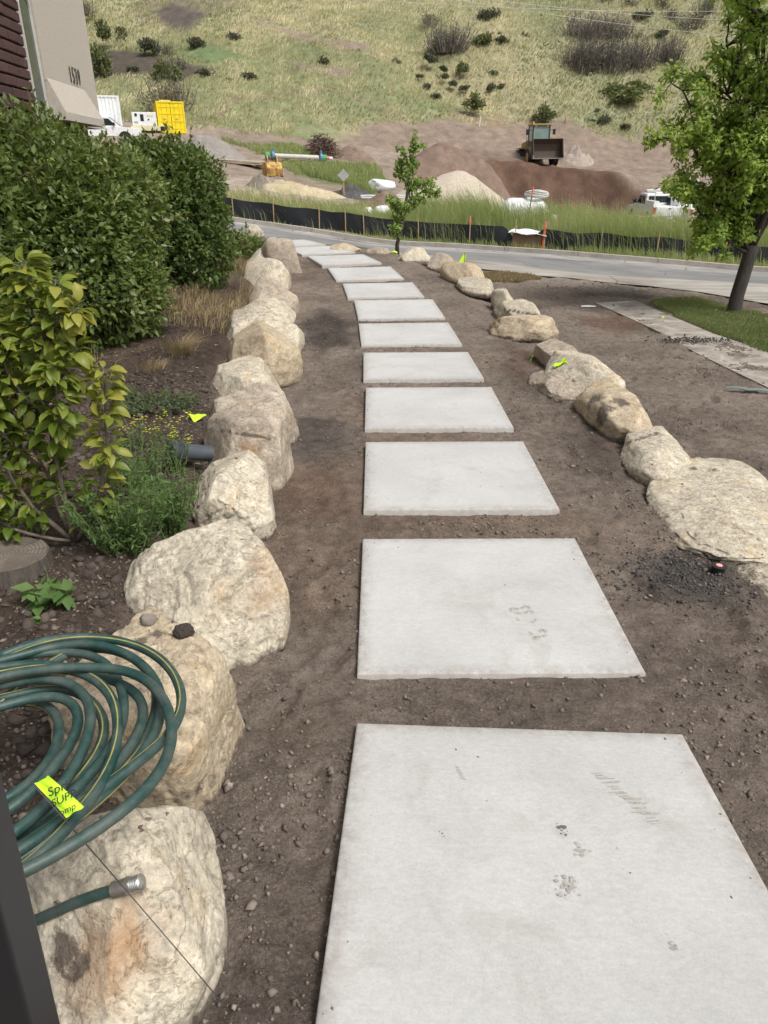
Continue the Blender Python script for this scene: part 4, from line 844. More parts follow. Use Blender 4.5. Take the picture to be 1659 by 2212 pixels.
# grass on the site
for nm, pts, nn, hh in (('site_grass', [(650,362),(720,355),(800,362),(838,395),(800,420),(730,402),(660,385)], 5000, .6), ('bank_grass', [(520,312),(640,312),(690,335),(620,347),(540,337),(480,300)], 4000, .35), ('container_grass', [(590,355),(640,350),(690,372),(640,380)], 1500, .3)):
    W_ = np.array(wpoly(pts)); x = rng.uniform(W_[:, 0].min(), W_[:, 0].max(), nn * 2); y = rng.uniform(W_[:, 1].min(), W_[:, 1].max(), nn * 2); k = poly_mask(x, y, W_, .5, 1.5, 9, .3) > .5; x, y = x[k], y[k]; n = len(x)
    grass(nm, np.stack([x, y, H(x, y)], -1), hh * rng.uniform(.5, 1.2, n), rng.uniform(.02, .07, n), rng.uniform(.1, .7, n), 'verge_grass', .3 + .3 * fbm(xy3(x, y) * .4, 2, 660) + rng.normal(0, .15, n), 2.6)

# ---------------------------------------------------------------- plants of the bed, one by one
def forb(name, label, root, n_st, h, spread, leafn, ls, lw, mat, cat='plant', flower=None, fl_n=0, fl_s=.012, droop=.1):
    root = np.array(root, float); rt = empty(name, root); st = MB(); parts = []; tips = []
    for _ in range(n_st):
        a = rng.uniform(0, 6.28); r = spread * math.sqrt(rng.uniform(0, 1)); b = np.array([math.cos(a) * r * .35, math.sin(a) * r * .35, -.01]); e = np.array([math.cos(a) * r, math.sin(a) * r, h * rng.uniform(.6, 1.1)])
        Q = branch_pts(b, e, 6, .08); st.tube(Q, np.linspace(.003, .001, 6) * (1 + h), 4, False); tips.append(e)
        f = rng.uniform(.1, 1, leafn) * 5; i = np.minimum(f.astype(int), 4); p = Q[i] + (Q[i + 1] - Q[i]) * (f - i)[:, None]; o = unit(rdir(leafn) * [1, 1, .5] + [0, 0, .35 - droop])
        s = ls * rng.uniform(.5, 1.2, leafn); parts.append((*leaves(p, o, unit(rdir(leafn) * .4 + [0, 0, 1]), s, s * lw), np.repeat(rng.normal(.5, .2, leafn), 5)))
    tag(st.build('stem', 'green_stem', rt), kind='stuff'); leafy('foliage', parts, mat, rt)
    if flower:
        T = np.array(tips); q = T[rng.integers(0, len(T), fl_n)] + rng.normal(0, .012 + .02 * spread, (fl_n, 3)); parts = []
        for p in q:
            a = np.arange(5) * 1.2566; o = np.stack([np.cos(a), np.sin(a), .25 + 0 * a], -1); parts.append((*leaves(np.repeat(p[None], 5, 0), o, np.tile([0, 0, 1.], (5, 1)), fl_s, fl_s * .8), np.full(25, .5)))
        tag(leafy('petal', parts, flower, rt), kind='stuff')
    return tag(rt, label, cat)
B = lambda px, py: (lambda p: np.array([p[0], p[1], gz(p[0], p[1])]))(hit(px, py))
forb('feathery_weed', 'tall feathery green weed leaning on the whitish boulder', B(370,1150), 46, .36, .2, 34, .036, .3, 'weed_leaf')
forb('feathery_weed', 'feathery green weed between the sapling and the boulders', B(275,1185), 60, .40, .27, 36, .038, .3, 'weed_leaf')
forb('feathery_weed', 'sparse thin weed in front of the black pipe', B(300,1060), 40, .34, .26, 30, .036, .3, 'weed_leaf')
forb('flowering_weed', 'thin weed with tiny yellow flowers above the black pipe', B(380,1020), 12, .34, .12, 14, .03, .25, 'weed_leaf', 'weed', 'yellow_petal', 90, .008)
forb('flowering_weed', 'low weed with tiny yellow flowers behind the sapling', B(310,965), 12, .22, .16, 12, .03, .25, 'weed_leaf', 'weed', 'yellow_petal', 50, .008)
forb('creeping_plant', 'grey-green creeping plant with a mat of small leaves', B(345,885), 150, .10, .36, 34, .022, .7, 'ground_cover_leaf')
forb('pink_flower', 'small blue-green tuft with pink flowers beside the creeping plant', B(268,870), 60, .13, .15, 14, .05, .12, 'ground_cover_leaf', 'plant', 'pink_petal', 9, .014)
forb('broadleaf_weed', 'low broad-leaved weed in bare soil above the hose', B(108,1300), 9, .09, .15, 7, .085, .62, 'weed_leaf', 'weed', None, 0, .01, .2)
forb('broadleaf_weed', 'tiny broad-leaved seedling just behind the hose coil', B(95,1345), 4, .05, .05, 5, .045, .55, 'weed_leaf', 'weed')
for px, py, n, h, lab in ((392,770,420,.24,'shaggy tuft of dry straw grass on the dug edge of the bed'), (330,800,160,.12,'small dry grass tuft behind the creeping plant'), (60,1060,260,.22,'dry grass tuft under the sapling at the left edge')):
    p = B(px, py); rt = empty('grass_tuft', p); P0 = rng.normal(0, .05, (n, 3)) * [1, 1, 0]; V, F = blades(P0, h * rng.uniform(.6, 1.2, n), .004, rng.uniform(.3, 1.4, n), np.arctan2(P0[:, 1] - .04, P0[:, 0] + .04) + rng.normal(0, .4, n))
    link('blade', np_mesh('blade', V, F, {'var': np.repeat(rng.uniform(.3, 1, n), 6)}), rt, 'dry_weed')['kind'] = 'stuff'; tag(rt, lab, 'grass')
# cut stumps
def stump(p, r, h, label):
    rt = empty('tree_stump', p); n = 26; V = []; rr = 1 + .09 * fbm(np.stack([np.cos(np.arange(n) * 6.283 / n) * 2, np.sin(np.arange(n) * 6.283 / n) * 2, 0 * np.arange(n)], -1), 3, 700)
    for z, f in ((-.05, 1.12), (h * .5, 1.03), (h * .96, 1.0)):
        V += [(math.cos(i * 6.283 / n) * r * f * rr[i], math.sin(i * 6.283 / n) * r * f * rr[i], z + .008 * math.sin(i * 3)) for i in range(n)]
    MB().add(V, [(k * n + i, k * n + (i + 1) % n, (k + 1) * n + (i + 1) % n, (k + 1) * n + i) for k in range(2) for i in range(n)]).build('bark', 'stump_bark', rt)
    T = [(math.cos(i * 6.283 / n) * r * .97 * rr[i], math.sin(i * 6.283 / n) * r * .97 * rr[i], h + .006 * math.sin(i * 2.1)) for i in range(n)] + [(0, 0, h + .004)] + [(q[0], q[1], h * .9) for q in V[2 * n:]]
    MB().add(T, [(i, (i + 1) % n, n) for i in range(n)] + [(i, n + 1 + i, n + 1 + (i + 1) % n, (i + 1) % n) for i in range(n)]).build('cut_face', 'stump_top', rt)
    tag(rt, label, 'stump')
t = NT('stump_bark'); t.set('Base Color', t.ramp(t.noise(10, 5, .7, None, 0, (4, 4, .6)), (.3, (.045, .036, .03)), (.7, (.13, .11, .09)))).set('Roughness', .95); t.bump(t.noise(26, 5, .7, None, 0, (4, 4, .5)), .8, .02); MT['stump_bark'] = t.m
t = NT('stump_top'); w = t.n.new('ShaderNodeTexWave'); w.wave_type = 'RINGS'; w.rings_direction = 'Z'; w.inputs['Scale'].default_value = 18; w.inputs['Distortion'].default_value = 3.5; t.l.new(t.co(), w.inputs['Vector'])
t.set('Base Color', t.mix(t.ramp(t.noise(7, 5), (.4, 0.0), (.7, .8)), t.ramp(w.outputs['Fac'], (0, (.10, .08, .065)), (1, (.19, .155, .125))), (.07, .058, .048))).set('Roughness', .9); MT['stump_top'] = t.m
stump(B(32, 1225), .165, .075, 'old sawn tree stump beside the sapling at the left edge')
stump(B(378, 648), .13, .04, 'low weathered stump in dead weeds under the tall shrubs')
# ---------------------------------------------------------------- hillside shrubs
def shrub_mesh(seed, n, shape=(1, .9, .7), ls=.16, bare=.0):
    r = np.random.default_rng(seed); k = 7; C0 = unit(r.normal(size=(k, 3))) * r.uniform(.25, .62, (k, 1)) * shape; C0[:, 2] = np.abs(C0[:, 2]) + .15
    pk = r.integers(0, k, n); d = unit(r.normal(size=(n, 3))); P = C0[pk] + d * (r.uniform(0, 1, (n, 1)) ** .4) * r.uniform(.28, .46) * np.array(shape); P = P[P[:, 2] > .0]; m = len(P)
    V, F = leaves(P, unit(P * .6 + r.normal(size=(m, 3)) * .6 + [0, 0, .4]), unit(r.normal(size=(m, 3)) + [0, 0, .6]), ls * r.uniform(.6, 1.3, m), ls * .6)
    return np_mesh('foliage', V, F, {'var': np.clip(np.repeat(.5 + r.normal(0, .22, m), 5), 0, 1)})
def twig_mesh(seed, n, h=1.0):
    r = np.random.default_rng(seed); mb = MB()
    for _ in range(n):
        a = r.uniform(0, 6.28); o = np.array([math.cos(a), math.sin(a), 0]) * r.uniform(.1, .85); e = o * r.uniform(.8, 1.25) + np.array([0, 0, h * r.uniform(.5, 1.1)]); p0 = o * .6
        mb.tube([p0, (p0 + e) / 2 + r.normal(0, .05, 3), e], [.022, .013, .005], 3, False)
        for _ in range(3):
            f = r.uniform(.4, 1); q = p0 + (e - p0) * f; mb.tube([q, q + r.normal(0, .16, 3) + [0, 0, .13]], [.009, .003], 3, False)
    me = bpy.data.meshes.new('stem'); me.from_pydata(mb.v, [], mb.f); me.update(); return me
SH = {'sage': [shrub_mesh(800 + i, 700) for i in range(4)], 'green': [shrub_mesh(820 + i, 750, (1, .9, .85)) for i in range(3)], 'oak': [shrub_mesh(840 + i, 650, (1, .8, .8), .075) for i in range(3)]}
TW = [twig_mesh(860, 30, .75), twig_mesh(861, 40, .95)]
SHM = {'sage': 'sage_leaf', 'green': 'sage_leaf_green', 'oak': 'oak_leaf'}
SB = [[(604.9 + .6354 * a, .6354 * b, .6354 * w, k) for a, b, w, k in (
 (950,22,44,'sage'),(715,78,58,'sage'),(690,156,54,'green'),(750,133,42,'sage'),(745,160,48,'sage'),(835,146,46,'sage'),(880,140,42,'sage'),(935,102,32,'sage'),(885,80,36,'sage'),(803,108,28,'sage'),
 (905,185,42,'sage'),(940,168,36,'sage'),(920,228,32,'sage'),(880,236,22,'sage'),(928,266,27,'sage'),(855,184,32,'sage'),(503,213,44,'sage'),(392,220,32,'sage'),(150,230,48,'sage'),(550,242,28,'sage'),
 (562,266,28,'sage'),(475,265,24,'sage'),(618,246,34,'green'),(590,291,28,'sage'),(635,307,34,'sage'),(718,306,32,'sage'),(755,302,26,'sage'),(805,305,22,'sage'),(730,259,30,'sage'),(770,246,20,'sage'),
 (948,305,40,'sage'),(1018,295,32,'sage'),(990,324,27,'sage'),(660,374,58,'green'),(905,415,62,'green'),(1075,386,34,'sage'),(1050,424,32,'sage'),(1100,424,48,'sage'),(1170,438,32,'sage'),(1235,72,54,'sage'),
 (1175,34,48,'oak'),(1095,26,52,'oak'),(1295,28,48,'oak'),(1335,66,44,'oak'),(1300,134,54,'sage'),(1215,142,40,'oak'),(1395,100,66,'oak'),(1445,50,48,'oak'),(525,333,28,'sage'),(500,300,24,'sage'),
 (420,297,24,'sage'),(375,306,24,'sage'),(1600,20,60,'oak'),(510,80,40,'oak'))],
 [(a / 3, b / 3, w / 3, k) for a, b, w, k in ((545,100,100,'oak'),(715,262,120,'green'),(940,340,120,'sage'),(1085,345,70,'oak'),(620,505,170,'green'),(850,472,76,'sage'),(1080,545,140,'green'),(1170,480,105,'oak'),(1310,520,110,'sage'),
 (1515,265,88,'sage'),(1595,520,86,'sage'),(1480,532,56,'sage'),(1110,735,230,'oak'),(1250,312,96,'sage'),(490,170,60,'sage'))]]
SB = sorted(SB[0] + SB[1], key=lambda q: q[1]); NB = 9; per = -(-len(SB) // NB)
BAND = ['top row', 'second highest row', 'third highest row', 'fourth highest row', 'middle row', 'x', 'third lowest row', 'second lowest row', 'lowest row']
BAND[5] = 'fourth lowest row'
ORDN = ['leftmost', 'second', 'third', 'fourth', 'fifth', 'sixth', 'seventh', 'eighth', 'ninth', 'tenth', 'eleventh']
KW = {'sage': 'dark grey-green sagebrush', 'green': 'yellowish green bush', 'oak': 'grey twiggy bush'}
for bi in range(NB):
    row = sorted(SB[bi * per:(bi + 1) * per])
    for i, (px, py, w, kd) in enumerate(row):
        p = hit(px, py); s = w / FL * (p[1] * CP) * (.95 if kd == 'sage' else 1.05); rt = empty('hillside_shrub', p + [0, 0, -.05], rng.uniform(0, 6.28)); rt.scale = (s, s, s * rng.uniform(.8, 1.1))
        f = link('foliage', SH[kd][rng.integers(len(SH[kd]))], rt, SHM[kd])
        if kd == 'oak': link('stem', TW[rng.integers(2)], rt, 'grey_twig')['kind'] = 'stuff'
        tag(rt, f'{KW[kd]}, {ORDN[i]}{"" if i == 0 else " from left"} in the hillside\'s {BAND[bi]}', 'bush', 'bushes dotted over the hillside')
for px, py, wx, hh, kd, lab in ((1265,98,66,46,'oak','grey leafless oak scrub, upper left clump of the big thicket'), (1325,96,56,44,'oak','grey leafless oak scrub, upper right clump of the big thicket'), (1248,163,66,56,'oak','grey leafless oak scrub, lower left clump of the big thicket'), (1310,166,72,62,'oak','grey leafless oak scrub, lower middle clump of the big thicket'), (1368,163,62,56,'oak','grey leafless oak scrub, lower right clump of the big thicket'),
    (1440,145,56,46,'oak','pale grey oak scrub standing right of the big thicket'), (1330,218,80,36,'green','wide green bush on the slope below the thicket'), (1372,200,56,30,'green','green bush up and right of the wide one below the thicket'), (970,110,62,40,'oak','faint grey twiggy thicket alone in mid slope')):
    p = hit(px, py); q = FL / (p[1] * CP); rt = empty('scrub_thicket', p + [0, 0, -.2], rng.uniform(0, 6)); sx = wx / q * 1.05; sz = hh / q * 1.15; rt.scale = (sx, sx * .8, sz)
    link('foliage', SH[kd][rng.integers(3)], rt, SHM[kd])
    if kd == 'oak': link('stem', twig_mesh(int(px), 110, 1.0), rt, 'grey_twig')['kind'] = 'stuff'
    tag(rt, lab, 'thicket', 'scrub thickets on the slope')
# ---------------------------------------------------------------- heaps on the building site
def soilmat(name, a, b, sc=2.0, bmp=.6):
    t = NT(name); t.set('Base Color', t.mix(1.0, t.ramp(t.noise(sc, 6, .65), (.3, a), (.7, b)), t.ramp(t.noise(sc * 9, 5, .75), (.3, .72), (.7, 1.25)), 'MULTIPLY')).set('Roughness', .95); t.bump(t.noise(sc * 5, 6, .75), bmp, .08); MT[name] = t.m
soilmat('pale_sand', (.40, .345, .27), (.47, .41, .33), 1.0, .25); soilmat('yellow_sand', (.40, .33, .20), (.50, .43, .29), 1.2, .6); soilmat('grey_gravel', (.22, .2, .18), (.33, .3, .265), 3, .9); soilmat('charcoal_gravel', (.055, .054, .054), (.12, .115, .11), 3, .9)
soilmat('brown_soil', (.15, .10, .075), (.24, .175, .135), 1.5, .8); soilmat('pink_rubble', (.30, .245, .205), (.43, .365, .315), 3, 1.0); soilmat('dull_soil', (.16, .135, .115), (.25, .215, .18), 2, .9)
def mound(name, label, px, py, wpx, hpx, mat, seed, asp=.8, yaw=0., lobes=((0, 0, 1, 1),), rough=.12, cat='heap', p=1.15):
    c = hit(px, py); q = FL / (c[1] * CP); r = wpx / q / 2; h = hpx / q; n, m = 44, 22; a = np.linspace(0, 6.2832, n, endpoint=False); rr = np.linspace(0, 1.12, m); A, RR = np.meshgrid(a, rr, indexing='ij')
    u, v = np.cos(A) * RR, np.sin(A) * RR; cy, sy = math.cos(yaw), math.sin(yaw); cx0, cy0 = c[0], c[1] + r * asp * .55
    x = cx0 + (cy * u - sy * v * asp) * r; y = cy0 + (sy * u + cy * v * asp) * r; z = 0
    for lx, ly, lr, lh in lobes: z = np.maximum(z, lh * (np.clip(1.08 - np.sqrt(((u - lx) ** 2 + (v - ly) ** 2) / lr ** 2 + .035), 0, 1) ** p))
    z = z * (1 + rough * 2.2 * fbm(np.stack([u * 3, v * 3, 0 * u + seed], -1), 3, seed)) + rough * .4 * fbm(np.stack([u * 9, v * 9, 0 * u], -1), 3, seed + 4) * (z > .02)
    z = np.clip(z, 0, None) ** 1.0; Zw = H(x, y) + z * h - .18 * sstep(.9, 1.12, RR) - .02
    V = np.stack([x, y, Zw], -1).reshape(-1, 3) - [cx0, cy0, gz(cx0, cy0)]; i, j = np.meshgrid(np.arange(n), np.arange(m - 1), indexing='ij'); F = np.stack([i * m + j, i * m + j + 1, (i + 1) % n * m + j + 1, (i + 1) % n * m + j], -1).reshape(-1, 4)[:, ::-1]
    o = link(name, np_mesh(name, V, F), None, mat, True); o.location = (cx0, cy0, gz(cx0, cy0)); return tag(o, label, cat)
mound('sand_pile', 'large pale beige sand pile with two humps behind the young tree', 1008, 466, 330, 100, 'pale_sand', 1, .8, 0, ((-.08, .1, .95, 1), (.22, -.25, .72, .62), (-.5, 0, .6, .62)), .04, 'sand pile', 1.05)
mound('gravel_pile', 'grey gravel pile behind the dark shrub at left', 445, 338, 170, 52, 'grey_gravel', 2, .7, 0, ((0, 0, 1, 1),), .12, 'gravel pile')
mound('gravel_pile', 'low charcoal gravel pile beside the white plastic bundle', 765, 428, 112, 30, 'charcoal_gravel', 3, .7, 0, ((-.1, .1, .95, 1), (.4, 0, .6, .7)), .2, 'gravel pile')
mound('yellow_sand_pile', 'low yellow sand spread beside the site road', 655, 424, 190, 26, 'yellow_sand', 4, .6, -.12, ((-.5, .2, .6, 1), (-.1, .1, .65, .8), (.35, 0, .65, .5)), .3, 'sand pile', .7)
mound('soil_heap', 'grey brown heap under the yellow digger bucket', 555, 408, 78, 34, 'dull_soil', 5, .8, 0, ((.2, .2, .9, 1),), .2)
mound('gravel_pile', 'small pinkish grey gravel spill before the digger bucket', 577, 410, 44, 24, 'pink_rubble', 6, .8, 0, ((0, 0, 1, 1),), .15, 'gravel pile')
mound('soil_heap', 'tan soil heap left of the young tree', 820, 452, 140, 46, 'brown_soil', 7, .8, 0, ((.25, .1, .9, 1), (-.4, -.1, .6, .35)), .12); MT['tan_soil'] = None
mound('gravel_pile', 'flat grey gravel heap right of the young tree behind tall grass', 940, 470, 125, 30, 'grey_gravel', 8, .8, 0, ((-.2, .1, .9, 1),), .12, 'gravel pile')
mound('rubble_heap', 'pinkish rubble heap right of the wheel loader', 1250, 352, 78, 28, 'pink_rubble', 9, .8, 0, ((-.1, 0, 1, 1), (.45, 0, .5, .7)), .3)
mound('soil_heap', 'long brown soil bank left of the excavation', 985, 404, 270, 60, 'brown_soil', 10, .75, .1, ((-.1, .2, .9, 1), (.45, .1, .6, .75), (-.6, -.1, .5, .5)), .14)
mound('soil_heap', 'low earth heap beside the brush pile', 762, 345, 95, 30, 'brown_soil', 12, .8, 0, ((0, 0, 1, 1),), .2)
# ---------------------------------------------------------------- paints
for nm, c, r, m_ in (('white_paint', (.74, .75, .75), .4, 0), ('yellow_paint', (.80, .62, .015), .45, 0), ('cat_yellow', (.34, .24, .08), .75, 0), ('black_rubber', (.022, .022, .023), .85, 0), ('dark_steel', (.06, .058, .056), .5, .5), ('steel', (.42, .42, .42), .4, .9), ('bucket_steel', (.085, .06, .048), .75, .2), ('dark_glass', (.02, .03, .03), .08, 0), ('red_plastic', (.45, .02, .015), .3, 0), ('amber', (.8, .5, .02), .3, 0), ('white_plastic', (.75, .76, .76), .45, 0), ('pipe_grey', (.48, .48, .46), .55, 0),
   ('raw_wood', (.36, .26, .15), .85, 0), ('pale_wood', (.55, .47, .36), .8, 0), ('orange_paint', (.62, .16, .06), .7, 0), ('pink_paint', (.7, .16, .13), .7, 0), ('blue_paint', (.10, .22, .33), .6, 0), ('green_paint', (.05, .30, .12), .6, 0), ('cream_paint', (.62, .56, .36), .6, 0), ('black_fabric', (.022, .024, .030), .6, 0), ('rust_brown', (.22, .13, .09), .8, 0), ('neon', (.52, .85, .03), .55, 0), ('black_plastic', (.02, .02, .022), .4, 0), ('dull_green', (.10, .20, .13), .6, 0), ('stick', (.13, .085, .065), .9, 0), ('grey_sheet', (.35, .36, .35), .4, 0)):
    plain(nm, c, r, m_, .14, 5, .15 if m_ == 0 else 0, 30)
def place(o, px, py, rz=0.0, lift=0.0, rx=0.0, ry=0.0):
    p = hit(px, py); o.location = (p[0], p[1], gz(p[0], p[1]) + lift); o.rotation_euler = (rx, ry, rz); return o
# ---------------------------------------------------------------- shipping container (local: doors face -y)
def container(label, mat, px, py, rz, L=6.06, w=2.44, h=2.59, doors=True, lift=0.0):
    rt = empty('shipping_container', (0, 0, 0)); fr = MB()
    for sx in (-1, 1):
        for y in (0, L): fr.box(sx * w / 2 - (.12 if sx > 0 else 0), sx * w / 2 + (.12 if sx < 0 else 0), y - (0 if y == 0 else .12), y + (.12 if y == 0 else 0), 0, h)
        for z in (0, h - .12): fr.box(sx * w / 2 - (.09 if sx > 0 else 0), sx * w / 2 + (.09 if sx < 0 else 0), .12, L - .12, z, z + .12)
    for y in (0, L - .12):
        for z in (0, h - .12): fr.box(-w / 2 + .12, w / 2 - .12, y, y + .12, z, z + .12)
    fr.build('frame', mat, rt)
    for sx in (-1, 1):                                                # corrugated side walls
        P = []; y = .12
        while y < L - .14:
            for dy, d in ((0, 0), (.10, 0), (.14, .05), (.24, .05)): P.append((y + dy, d))
            y += .28
        P.append((L - .12, 0)); V = []; n = len(P)
        for z in (.12, h - .12): V += [(sx * (w / 2 - .02 - d), yy, z) for yy, d in P]
        MB().add(V, [(i, i + 1, n + i + 1, n + i) for i in range(n - 1)]).build('side_wall', mat, rt)
    MB().box(-w / 2 + .1, w / 2 - .1, .1, L - .1, h - .08, h - .03).build('roof', mat, rt); MB().box(-w / 2 + .12, w / 2 - .12, L - .08, L - .03, .12, h - .12).build('end_wall', mat, rt)
    if doors:
        for sx in (-1, 1):
            x0, x1 = (.02, w / 2 - .13) if sx > 0 else (-w / 2 + .13, -.02); d = MB().box(x0, x1, .05, .09, .13, h - .13).build('door', mat, rt)
            for z in (.35, .95, 1.55, 2.1): MB().box(x0 + .06, x1 - .06, .02, .05, z, z + .07).build('door_rib', mat, d)
            for fx in (.3, .72): xx = x0 + (x1 - x0) * fx; MB().tube([(xx, .015, .15), (xx, .015, h - .15)], .022, 6).build('lock_bar', mat, d)
            MB().box(x0 + .3, x0 + .6, -.01, .012, 1.15, 1.2).build('door_handle', 'steel', d)
        tag(MB().box(-.95, -.78, .0385, .0485, .5, .75).build('notice', 'white_plastic', rt))
    place(rt, px, py, rz, lift); return tag(rt, label, 'container')
container('bright yellow shipping container with its doors facing the camera', 'yellow_paint', 374, 288, R(19), lift=.0)
container('white ribbed shipping container half hidden by the house corner', 'white_paint', 266, 281, R(108), doors=True, lift=-.2)
bpy.data.objects['shipping_container'].scale = (.9, .9, .9)
bpy.context.view_layer.update()
yb = MB().box(-.9, .1, .3, 1.0, 2.59, 2.7); yb.build('roof_hatch', 'cream_paint', bpy.data.objects['shipping_container'])
# ---------------------------------------------------------------- pickup truck (local: front +y, rear at y = 0)
def pickup(label, group, rack=True):
    rt = empty('pickup_truck', (0, 0, 0)); W = .98
    MB().prism([(.1, .55), (5.75, .55), (5.85, .75), (5.8, 1.12), (4.45, 1.22), (4.45, 1.25), (.0, 1.25), (.0, .7)], -W, W, 'x').build('body', 'white_paint', rt, False, .04)
    MB().prism([(2.0, 1.24), (2.08, 1.86), (2.35, 1.93), (3.6, 1.92), (4.45, 1.24)], -W + .09, W - .09, 'x').build('cab', 'white_paint', rt, False, .04)
    for sx in (-1, 1):
        for P in ([(2.32, 1.3), (2.38, 1.78), (3.05, 1.8), (3.05, 1.3)], [(3.13, 1.3), (3.13, 1.8), (3.62, 1.79), (4.12, 1.32)]): MB().prism(P, sx * (W - .092), sx * (W - .08), 'x').build('side_window', 'dark_glass', rt)
        MB().box(sx * W - .02 if sx > 0 else -W - .2, W + .2 if sx > 0 else -W + .02, 3.95, 4.08, 1.3, 1.52).build('mirror', 'black_plastic', rt, False, .02)
        for y in (1.15, 4.75):
            wh = MB().cyl((sx * (W - .12), y, .4), .4, .27, 'x', 22).build('wheel', 'black_rubber', rt, False, .03); MB().cyl((sx * (W + .012), y, .4), .22, .03, 'x', 16).build('rim', 'steel', wh)
            MB().prism([(y + .52 * math.cos(a), .42 + .5 * math.sin(a)) for a in np.linspace(0, math.pi, 10)], sx * (W - .02), sx * (W + .012), 'x').build('wheel_arch', 'black_plastic', rt)
        MB().box(sx * W - .13 if sx > 0 else -W - .01, W + .01 if sx > 0 else -W + .13, -.03, .06, .82, 1.2).build('tail_light', 'red_plastic', rt, False, .015)
        MB().box(sx * W - .1 if sx > 0 else -W - .012, W + .012 if sx > 0 else -W + .1, 3.3, 3.45, 1.02, 1.06).build('door_handle', 'black_plastic', rt)
    MB().box(-W + .15, W - .15, -.035, .0, .72, 1.22).build('tailgate', 'white_paint', rt, False, .015); MB().box(-.1, .1, -.045, -.035, 1.1, 1.15).build('tailgate_handle', 'black_plastic', rt)
    MB().box(-W + .02, W - .02, -.16, .06, .5, .68).build('rear_bumper', 'steel', rt, False, .03); MB().box(-.16, .16, -.17, -.16, .52, .65).build('number_plate', 'white_plastic', rt)
    MB().box(-.75, .75, 2.02, 2.07, 1.36, 1.78).build('rear_window', 'dark_glass', rt); MB().prism([(3.62, 1.905), (4.42, 1.27), (4.44, 1.29), (3.64, 1.93)], -W + .18, W - .18, 'x').build('windscreen', 'dark_glass', rt)
    if rack:
        for y in (.25, 1.9): MB().tube([(-W + .05, y, 1.25), (-W + .05, y, 2.0), (W - .05, y, 2.0), (W - .05, y, 1.25)], .035, 6).build('rack_hoop', 'white_paint', rt)
        for sx in (-1, 1): MB().tube([(sx * (W - .05), .05, 2.03), (sx * (W - .05), 2.1, 2.03)], .035, 6).build('rack_rail', 'white_paint', rt); MB().box(sx * W - .38 if sx > 0 else -W, W if sx > 0 else -W + .38, .3, 1.95, 1.26, 1.55).build('tool_box', 'white_paint', rt, False, .02)
    return tag(rt, label, 'pickup truck', group)
def lettering(txt, size, mat, parent, M, name='lettering', ext=.004, align='CENTER', space=1.0):
    cu = bpy.data.curves.new(name, 'FONT'); cu.body = txt; cu.size = size; cu.extrude = ext; cu.space_character = space; cu.align_x = align; cu.align_y = 'CENTER'; cu.resolution_u = 4; ob = bpy.data.objects.new('tmp', cu); C.objects.link(ob); bpy.context.view_layer.update()
    me = bpy.data.meshes.new_from_object(ob.evaluated_get(bpy.context.evaluated_depsgraph_get())); bpy.data.objects.remove(ob); me.transform(M); return link(name, me, parent, mat)
GT = 'white pickup trucks on the site'
place(pickup('white pickup with ladder rack behind the lumber crates, tailgate towards us', GT), 1440, 493, R(-2))
o = pickup('white pickup beside the one with the rack, half behind the tree', GT, False); place(o, 1515, 497, R(14))
lettering('CK', .32, 'black_plastic', o, Matrix.Translation((-.995, 1.9, .95)) @ Matrix.Rotation(R(-90), 4, 'Z') @ Matrix.Rotation(R(90), 4, 'X'), 'lettering', .003)
place(pickup('white pickup seen side-on on the upper track behind the tree crown', GT, False), 1560, 445, R(75))
place(pickup('white pickup nose poking out beside the white container', GT, False), 140, 290, R(-80), -.7)
# ---------------------------------------------------------------- generator on a skid tank
g = empty('generator', (0, 0, 0)); MB().box(-1.15, 1.15, 0, 1.1, .55, 1.75).build('housing', 'white_paint', g, False, .04); MB().box(-1.35, 1.5, -.1, 1.2, .1, .54).build('fuel_tank', 'cream_paint', g, False, .03)
MB().box(-.35, -.02, -.02, .0, .95, 1.55).build('control_panel', 'black_plastic', g); MB().box(-1.0, -.6, -.02, .0, .75, .95).build('louvre', 'grey_sheet', g); MB().box(.3, .9, -.015, .0, 1.35, 1.5).build('maker_plate', 'cream_paint', g); MB().box(.35, .5, -.03, .0, 1.05, 1.15).build('latch', 'black_plastic', g)
MB().box(1.5, 1.9, -.05, .35, .1, .5).build('battery_box', 'black_plastic', g); MB().box(1.85, 1.95, -.06, -.05, .28, .42).build('marker_light', 'red_plastic', g); MB().cyl((-.75, -.02, 1.5), .14, .05, 'y', 14).build('fan_guard', 'dark_steel', g)
place(g, 315, 288, R(8), .1); g.scale = (.82, .82, .82); tag(g, 'white generator box on a cream tank left of the yellow container', 'generator')
